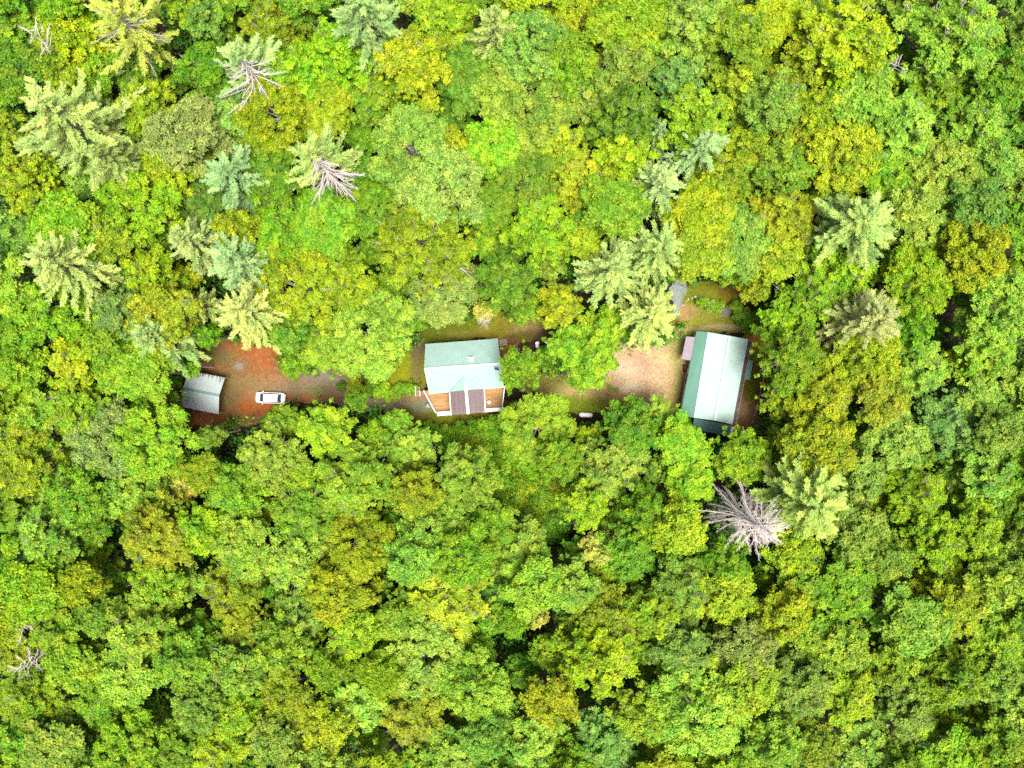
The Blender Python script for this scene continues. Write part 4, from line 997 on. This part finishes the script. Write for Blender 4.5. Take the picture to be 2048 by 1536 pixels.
# small things right of the house, half under shrubs
b = P(1074.4, 686.5, .5); t = place('garden_chair', (b[0], b[1], 0), 'white plastic garden chair at the shrub edge right of the house', 'chair')
mb = MB(); mb.box((b[0], b[1] - .05, .42), (.48, .45, .05)); mb.build('seat', M_white, t, bevel=.015)
mb = MB(); mb.box((b[0], b[1] + .2, .7), (.48, .05, .5)); mb.build('backrest', M_white, t, bevel=.015)
for sx in (-.2, .2):
    for sy in (-.24, .14): mb = MB(); mb.box((b[0] + sx, b[1] + sy, .2), (.05, .05, .4)); mb.build('leg', M_white, t)
for sx in (-.25, .25): mb = MB(); mb.box((b[0] + sx, b[1] - .03, .64), (.05, .45, .04)); mb.build('armrest', M_white, t)
b = P(1075.2, 692.8, .4); t = place('garden_chair', (b[0], b[1], 0), 'white chair with blue-grey seat nearer the house tree', 'chair')
mb = MB(); mb.box((b[0], b[1], .42), (.52, .5, .05), .6); mb.build('seat', M_grey, t, bevel=.015)
mb = MB(); mb.box((b[0] - .14, b[1] + .2, .68), (.52, .05, .46), .6); mb.build('backrest', M_white, t, bevel=.015)
for sx in (-.2, .2):
    for sy in (-.2, .2): mb = MB(); mb.box((b[0] + sx * .8 - sy * .56, b[1] + sx * .56 + sy * .8, .2), (.05, .05, .4), .6); mb.build('leg', M_white, t)
b = P(1096.3, 686.0, .7); t = place('garden_table', (b[0], b[1], 0), 'pale grey rectangular garden table turned diagonally by the shrubs', 'table')
mb = MB(); mb.box((b[0], b[1], .72), (1.0, .62, .05), -.75)
for k in (-1, 0, 1): mb.box((b[0] + k * .17, b[1] + k * .18, .752), (.98, .02, .012), -.75)
mb.build('tabletop', M_white, t)
for sx in (-.42, .42):
    for sy in (-.25, .25): mb = MB(); mb.box((b[0] + sx * .73 + sy * .68, b[1] - sx * .68 + sy * .73, .35), (.06, .06, .69), -.75); mb.build('leg', M_grey, t)
# small brown landing at the house's upper right corner
q = [P(999, 692.5, .4), P(1015, 690, .4), P(1014, 677.5, .4), P(998.0, 679.5, .4)]
t = place('side_landing', ((q[0] + q[2])[0] / 2, (q[0] + q[2])[1] / 2, 0), 'low red-brown wooden landing at the upper right corner of the house', 'landing')
mb = MB()
for i in range(8):
    k0, k1 = i / 8, (i + .88) / 8; qq = [lerp(q[0], q[3], k0), lerp(q[1], q[2], k0), lerp(q[1], q[2], k1), lerp(q[0], q[3], k1)]; mb.hexa([x - [0, 0, .05] for x in qq], qq)
mb.build('board', M_timber, t)
mb = MB(); qq = [lerp(x, sum(q) / 4, .05) - [0, 0, .055] for x in q]; mb.hexa([np.array([x[0], x[1], 0.0]) for x in qq], qq); mb.build('frame', M_dark, t)

# --- propane tank
def tank():
    a, b = P(1157.5, 829.2, .6), P(1185.5, 830.4, .6); cpt = (a + b) / 2; t = place('propane_tank', (cpt[0], cpt[1], 0), 'long white horizontal gas tank with rounded ends on the grass', 'gas tank')
    d = unit(b - a); R_ = .40; prof = [(0, .02), (.03, .12), (.09, .23), (.2, .33), (.34, .39), (.45, R_)]
    L = np.linalg.norm(b - a); pts = [a + d * x for x, _ in prof] + [b - d * x for x, _ in prof[::-1]]; rad = [r_ for _, r_ in prof] + [r_ for _, r_ in prof[::-1]]
    z = np.array([0, 0, .1]); mb = MB(); mb.tube([p_ * 1.0 + z - [0, 0, .1] for p_ in pts], rad, 24); mb.build('tank_shell', M_white, t, smooth=True)
    mb = MB(); mb.tube([cpt + [0, 0, .36], cpt + [0, 0, .5], cpt + [0, 0, .53]], [.16, .16, .05], 14); mb.build('valve_dome', M_white, t)
    for s in (-.65, .65): mb = MB(); mb.box((*(cpt + d * s)[:2], .13), (.14, .6, .26), math.atan2(d[1], d[0])); mb.build('saddle', M_stone, t)
tank()

# --- carport
zce, zcr = 2.7, 3.5
cNW, cNE, cSW, cSE = P(377.6, 741.6, zce), P(449.9, 755.6, zce), P(363.2, 813.4, zce), P(437.2, 828.0, zce)
cRW, cRE = P(365.9, 776.6, zcr), P(438.3, 791.2, zcr)
carp = place('carport', (*((cNW + cSE) / 2)[:2], 0), 'carport with stained white ribbed metal roof and teal ridge cap on red clay', 'carport')
mb = MB(); roof_sheet(mb, cRW, cRE, cNE, cNW, 28, .04, .035); roof_sheet(mb, cRW, cRE, cSE, cSW, 28, .04, .035); cr = mb.build('roof', M_carport, carp)
mb = MB(); mb.beam(cRW + [0, 0, .04], cRE + [0, 0, .04], .38, .05); mb.build('ridge_cap', plain('teal_cap', c(110, 165, 160), .5, noise=.05), cr)
for e0, e1 in ((cNW, cNE), (cSW, cSE)):
    for t_ in (.03, .34, .66, .97):
        p_ = lerp(lerp(e0, e1, t_), (cRW + cRE) / 2, .03); mb = MB(); mb.box((p_[0], p_[1], zce / 2 - .06), (.09, .09, zce - .14), math.radians(-10.7)); mb.build('post', M_grey, carp)
mb = MB(); mb.beam(cNW + [0, 0, -.2], cNE + [0, 0, -.2], .05, .13); mb.beam(cSW + [0, 0, -.2], cSE + [0, 0, -.2], .05, .13); mb.beam(cRW + [0, 0, -.2], cRE + [0, 0, -.2], .05, .13)
for t_ in (.03, .34, .66, .97):
    mb.beam(lerp(cNW, cNE, t_) + [0, 0, -.16], lerp(cRW, cRE, t_) + [0, 0, -.16], .05, .08); mb.beam(lerp(cSW, cSE, t_) + [0, 0, -.16], lerp(cRW, cRE, t_) + [0, 0, -.16], .05, .08)
mb.build('roof_frame', M_grey, carp)

# --- long shed
zs, zt, zl = 4.0, 4.9, 3.0
S_TL, S_RT, S_TR = P(1415.4, 664.2, zs), P(1459.2, 671.7, zt), P(1496.2, 678.7, zs)
S_BL, S_RB, S_BR = P(1387.0, 835.3, zs), P(1429.4, 841.2, zt), P(1464.6, 848.6, zs)
shed = place('long_shed', (*((S_TL + S_BR) / 2)[:2], 0), 'long shed with pale metal gable roof, darker green lean-to side and lower end roof', 'shed')
mb = MB(); roof_sheet(mb, S_RT, S_RB, S_BL, S_TL, 46); roof_sheet(mb, S_RT, S_RB, S_BR, S_TR, 46); ro = mb.build('roof', M_shedroof, shed)
mb = MB(); mb.beam(S_RT + [0, 0, .05], S_RB + [0, 0, .05], .34, .05); mb.build('ridge_cap', M_tealcap, ro)
LT, LB_ = P(1393.1, 662.3, zl - .15), P(1360.6, 830.8, zl - .15)
up = np.array([0, 0, -.1])
mb = MB(); roof_sheet(mb, lerp(S_TL, LT, -.01) + up, lerp(S_BL, LB_, -.01) + up, LB_, LT, 46); mb.build('lean_to_roof', M_shedgreen, shed)
E0, E1 = P(1503.7, 683.0, 3.1), P(1471.8, 850.6, 3.1)
mb = MB()
for i in range(58):
    t_ = i / 58; t2 = (i + .82) / 58; a, b = lerp(S_TR, S_BR, t_) + [0, 0, -.3], lerp(S_TR, S_BR, t2) + [0, 0, -.3]; q = [a, b, lerp(E0, E1, t2), lerp(E0, E1, t_)]
    if np.cross(q[1] - q[0], q[3] - q[0])[2] < 0: q = q[::-1]
    mb.hexa([x - [0, 0, .04] for x in q], q)
so_ = mb.build('slatted_overhang', M_slat, shed)
mb = MB(); mb.beam(E0 + [0, 0, -.1], E1 + [0, 0, -.1], .07, .12); 
for t_ in (.02, .25, .5, .75, .98): x = lerp(E0, E1, t_); mb.box((x[0] - .05, x[1], 1.5), (.1, .1, 3.0), .17)
mb.build('overhang_post', M_timber, shed)
B0, B1, B2, B3 = P(1388.5, 836.3, 3.4), P(1463.4, 850.6, 3.4), P(1457.8, 873.0, 2.6), P(1384.0, 857.6, 2.6)
mb = MB(); roof_sheet(mb, B0, B1, B2, B3, 24, .07, .06); mb.build('end_roof', M_sheddark, shed)
T0, T1, T2, T3 = P(1372.3, 673.0, 2.6), P(1391.0, 674.5, 2.78), P(1381.0, 721.0, 2.78), P(1363.0, 718.4, 2.6)
mb = MB(); roof_sheet(mb, T1, T2, T3, T0, 14, .04, .02); mb.build('porch_roof', M_mauve, shed)
q = [P(1366.5, 686, .3), P(1372, 686, .3), P(1366, 719.3, .3), P(1359.5, 718.3, .3)]
mb = MB(); mb.hexa([np.array([x[0], x[1], 0.0]) for x in q[::-1]], q[::-1]); mb.build('porch_floor', M_deck, shed)
for x in (T0, T3): mb = MB(); mb.box((x[0] + .08, x[1] - (.1 if x is T0 else -.1), 1.27), (.1, .1, 2.54), .17); mb.build('porch_post', M_white, shed)
X0, X1, X2, X3 = P(1496.5, 720.6, 2.7), P(1506, 721.8, 2.4), P(1499.4, 760.0, 2.4), P(1490.2, 758.6, 2.7)
mb = MB(); roof_sheet(mb, X0, X3, X2, X1, 12, .04, .04); 
mb.build('side_awning', M_shedgreen, shed)
mb = MB()
for x in (X1, X2): mb.box((x[0] - .1, x[1], 1.15), (.08, .08, 2.3), .17)
mb.build('awning_post', M_timber, shed)
q = [P(1350.5, 820.5, 2.3), P(1363, 822.5, 2.5), P(1358.5, 846, 2.5), P(1347.5, 844, 2.3)]
mb = MB(); roof_sheet(mb, q[1], q[2], q[3], q[0], 7, .04, .04); mb.build('corner_roof', M_shedgreen, shed)
mb = MB(); qq = [lerp(x, sum(q) / 4, .12) for x in q]; mb.prism([(x[0], x[1]) for x in qq[::-1]], 0, 2.2); mb.build('corner_wall', M_shedwall, shed)
# walls
FT0, FB0 = P(1397.0, 667.5, zl - .2), P(1365.8, 829.5, zl - .2); FT1, FB1 = P(1492.5, 684, zs), P(1462.5, 845, zs)
wl = [np.array([p_[0], p_[1]]) for p_ in (FT0, FB0, FB1, FT1)]
mid_t, mid_b = lerp(S_TL, S_TR, .04)[:2], lerp(S_BL, S_BR, .04)[:2]
mb = MB(); mb.prism([tuple(wl[0]), tuple(wl[1]), tuple(lerp(mid_b, wl[1], 0.05)), tuple(lerp(mid_t, wl[0], 0.05))], 0, 2.72)
mb.prism([tuple(mid_t + [0, -.25]), tuple(mid_b + [0, .25]), tuple(wl[2]), tuple(wl[3])], 0.0, 3.72); mb.build('wall', M_shedwall, shed)
for t_ in (.3, .42, .72, .86): wall_window(shed, wl[0], wl[1], t_, 1.0, 1.1, 2.1)
wall_window(shed, wl[0], wl[1], .56, 1.9, .08, 2.2, 'double_door')
for t_ in (.2, .6, .85): wall_window(shed, wl[2], wl[3], t_, .9, 1.2, 2.2)
mb = MB(); x0 = P(1458, 868, 0); qq = [P(1391, 838, 0), P(1460, 852, 0), P(1455, 869, 0), P(1386, 855, 0)]; mb.prism([(x[0], x[1]) for x in qq[::-1]], 0, 2.4); mb.build('end_wall', M_shedwall, shed)
# white crossed bars (roof antenna) on the roof
pc = P(1416.8, 692.6, 4.35); mb = MB()
for a in (.55, -.85): d = np.array([math.cos(a), math.sin(a), 0]); mb.beam(pc - d * .48, pc + d * .48, .07, .04)
mb.tube([pc - [0, 0, .25], pc + [0, 0, .05]], .03, 6); mb.build('antenna', M_white, shed)

# --- stone edging rows
def stones(name, pts, label, seed, big=.3, pale=False):
    rr = random.Random(seed)
    segs = [P(x, y, 0) for x, y in pts]; base = sum(segs) / len(segs); t = place(name, tuple(base), label, 'stone edging')
    mt = M_stone if not pale else plain('pale_stone', (.5, .42, .34), .9, noise=.3, bump=.3)
    for a, b in zip(segs[:-1], segs[1:]):
        L = np.linalg.norm(b - a); n_ = int(L / (big * 1.15))
        for i in range(n_):
            p_ = lerp(a, b, (i + rr.random() * .5) / n_) + [rr.uniform(-.08, .08), rr.uniform(-.08, .08), 0]
            s = big * rr.uniform(.6, 1.25); m = 7; a0 = rr.uniform(0, 6.28); rad = [s * .5 * rr.uniform(.75, 1.1) for _ in range(m)]; mb = MB()
            for lv, (zz, k) in enumerate(((0, 1.0), (s * .35, 1.0), (s * .55, .6))):
                for j in range(m): a_ = a0 + 6.283 * j / m; mb.v.append((p_[0] + rad[j] * k * math.cos(a_), p_[1] + rad[j] * k * math.sin(a_), zz))
            for lv in range(2):
                for j in range(m): j2 = (j + 1) % m; mb.f.append((lv*m + j, lv*m + j2, (lv+1)*m + j2, (lv+1)*m + j))
            mb.f.append(tuple(2*m + j for j in range(m))); mb.build('stone', mt, t)
stones('stone_edging', [(1090, 755), (1118, 750), (1146, 742)], 'dark stone edging along the top of the lawn right of the house', 1, .34)
stones('stone_edging', [(1226, 715), (1240, 703), (1256, 693)], 'pale stone edging at the upper left corner of the tan yard', 2, .34, True)
stones('stone_edging', [(1364, 611), (1376, 600), (1388, 594), (1402, 596), (1425, 601), (1450, 612)], 'curved dark stone edging above the long shed', 3, .42)
stones('stone_edging', [(1505, 845), (1517, 800), (1526, 760), (1527, 715)], 'low stone edging along the right side of the long shed', 4, .3)

# --- white car, nose to the left
def car():
    ctr = P(541.6, 795.6, .5); rz = math.radians(180 - 2.6)
    t = thing('parked_car', (ctr[0], ctr[1], 0), 'white station wagon with sunroof and roof rails parked on red clay', 'car', None, rz)
    ABS[t.name] = np.zeros(3)
    L2_ = 2.42; Wd = .93
    M_paint = plain('white_car_paint', (.82, .82, .82), .25, .6, noise=.02)
    # lower body: stations x (nose +), half width, height of belt, sides
    st = [(-2.42, .62, .50, .62), (-2.36, .80, .42, .86), (-2.1, .89, .34, 1.00), (-1.5, Wd, .30, 1.04), (-.6, Wd, .28, 1.03), (.4, Wd, .28, 1.01), (1.05, .925, .29, .99), (1.7, .90, .31, .93), (2.12, .84, .36, .84), (2.34, .70, .42, .72), (2.42, .48, .48, .62)]
    mb = MB(); m = 9
    for (x, hw, zb, zt_) in st:
        prof = [(-hw * .88, zb), (-hw, zb + .16), (-hw, (zb + zt_) / 2), (-hw * .96, zt_ - .07), (-hw * .82, zt_), (0, zt_ + .035), (hw * .82, zt_), (hw * .96, zt_ - .07), (hw, (zb + zt_) / 2), (hw, zb + .16), (hw * .88, zb)]
        for (yy, zz) in prof: mb.v.append((x, yy, zz))
    m = 11
    for k in range(len(st) - 1):
        for j in range(m): j2 = (j + 1) % m; mb.f.append((k*m + j, k*m + j2, (k+1)*m + j2, (k+1)*m + j))
    mb.f.append(tuple(range(m))); mb.f.append(tuple((len(st)-1)*m + j for j in range(m - 1, -1, -1)))
    body = mb.build('body', M_paint, t, smooth=True)
    # greenhouse glass block, then roof skin above
    def ring(x, hw, z): return [(x, -hw, z), (x, hw, z)]
    gl = MB()
    base = [(1.62, .62, .99), (1.3, .80, 1.0), (-1.66, .80, 1.03), (-1.88, .70, 1.05)]; topr = [(.88, .60, 1.42), (.76, .64, 1.44), (-1.28, .64, 1.46), (-1.40, .60, 1.44)]
    bot = [(x, -h_, z) for x, h_, z in base] + [(x, h_, z) for x, h_, z in base[::-1]]; top_ = [(x, -h_, z) for x, h_, z in topr] + [(x, h_, z) for x, h_, z in topr[::-1]]
    n_ = len(bot); gl.v = bot + top_
    for j in range(n_): j2 = (j + 1) % n_; gl.f.append((j, n_ + j, n_ + j2, j2) if True else None)
    gl.f.append(tuple(n_ + j for j in range(n_))[::-1])
    gl.build('window_glass', M_glass, t)
    rf = MB(); rs = [(.90, .54, 1.415), (.74, .645, 1.45), (-.4, .66, 1.49), (-1.3, .645, 1.47), (-1.42, .58, 1.44)]
    for (x, hw, z) in rs:
        for yy, dz in ((-hw, -.03), (-hw * .85, .012), (0, .03), (hw * .85, .012), (hw, -.03)): rf.v.append((x, yy, z + dz))
    for k in range(len(rs) - 1):
        for j in range(4): rf.f.append((k*5 + j, k*5 + j + 1, (k+1)*5 + j + 1, (k+1)*5 + j))
    r_o = rf.build('roof', M_paint, t, smooth=True); md = r_o.modifiers.new('thick', 'SOLIDIFY'); md.thickness = .03; md.offset = 1
    pl = MB()
    for s in (-1, 1):
        pl.beam((1.5, s * .74, 1.0), (.86, s * .61, 1.43), .06, .03); pl.beam((.15, s * .80, 1.02), (.1, s * .64, 1.46), .07, .02); pl.beam((-.85, s * .80, 1.03), (-.85, s * .64, 1.47), .07, .02); pl.beam((-1.82, s * .74, 1.03), (-1.36, s * .6, 1.45), .08, .03)
    pl.build('pillar', M_paint, t)
    sr = MB(); sr.box((.42, 0, 1.497), (.34, .80, .03)); sr.build('sunroof', plain('smoked_glass', (.10, .12, .15), .12, .6, noise=.02), t)
    for s in (-1, 1):
        x = MB(); x.tube([(.35, s * .60, 1.47), (.25, s * .60, 1.54), (-1.2, s * .60, 1.55), (-1.3, s * .60, 1.48)], .02, 6); x.build('roof_rail', M_dark, t)
        x = MB(); x.box((1.12, s * 1.0, 1.02), (.14, .2, .13)); x.build('wing_mirror', M_paint, t, bevel=.03)
        x = MB(); x.box((2.16, s * .64, .72), (.24, .3, .12), -s * .45); x.build('headlight', M_grey, t, bevel=.02)
        x = MB(); x.box((-2.33, s * .70, .82), (.12, .2, .24), s * .3); x.build('tail_light', plain('red_lamp', (.4, .02, .02), .3, noise=.02), t, bevel=.02)
        for xx in (1.45, -1.45):
            x = MB(); x.tube([(xx, s * .74, .34), (xx, s * .95, .34)], .34, 22); wo = x.build('wheel', M_dark, t)
            x = MB(); x.tube([(xx, s * .93, .34), (xx, s * .965, .34)], .2, 14); x.build('rim', M_grey, wo)
    x = MB(); x.box((2.44, 0, .55), (.03, .5, .14)); x.build('grille', M_dark, t)
    x = MB(); x.box((-2.43, 0, .66), (.03, .5, .12)); x.build('number_plate', M_grey, t)
    x = MB(); x.beam((1.56, -.4, 1.05), (1.35, .1, 1.17), .02, .01); x.beam((1.56, .12, 1.05), (1.38, .5, 1.15), .02, .01); x.build('wiper', M_dark, t)
car()
print('objects', len(bpy.data.objects))
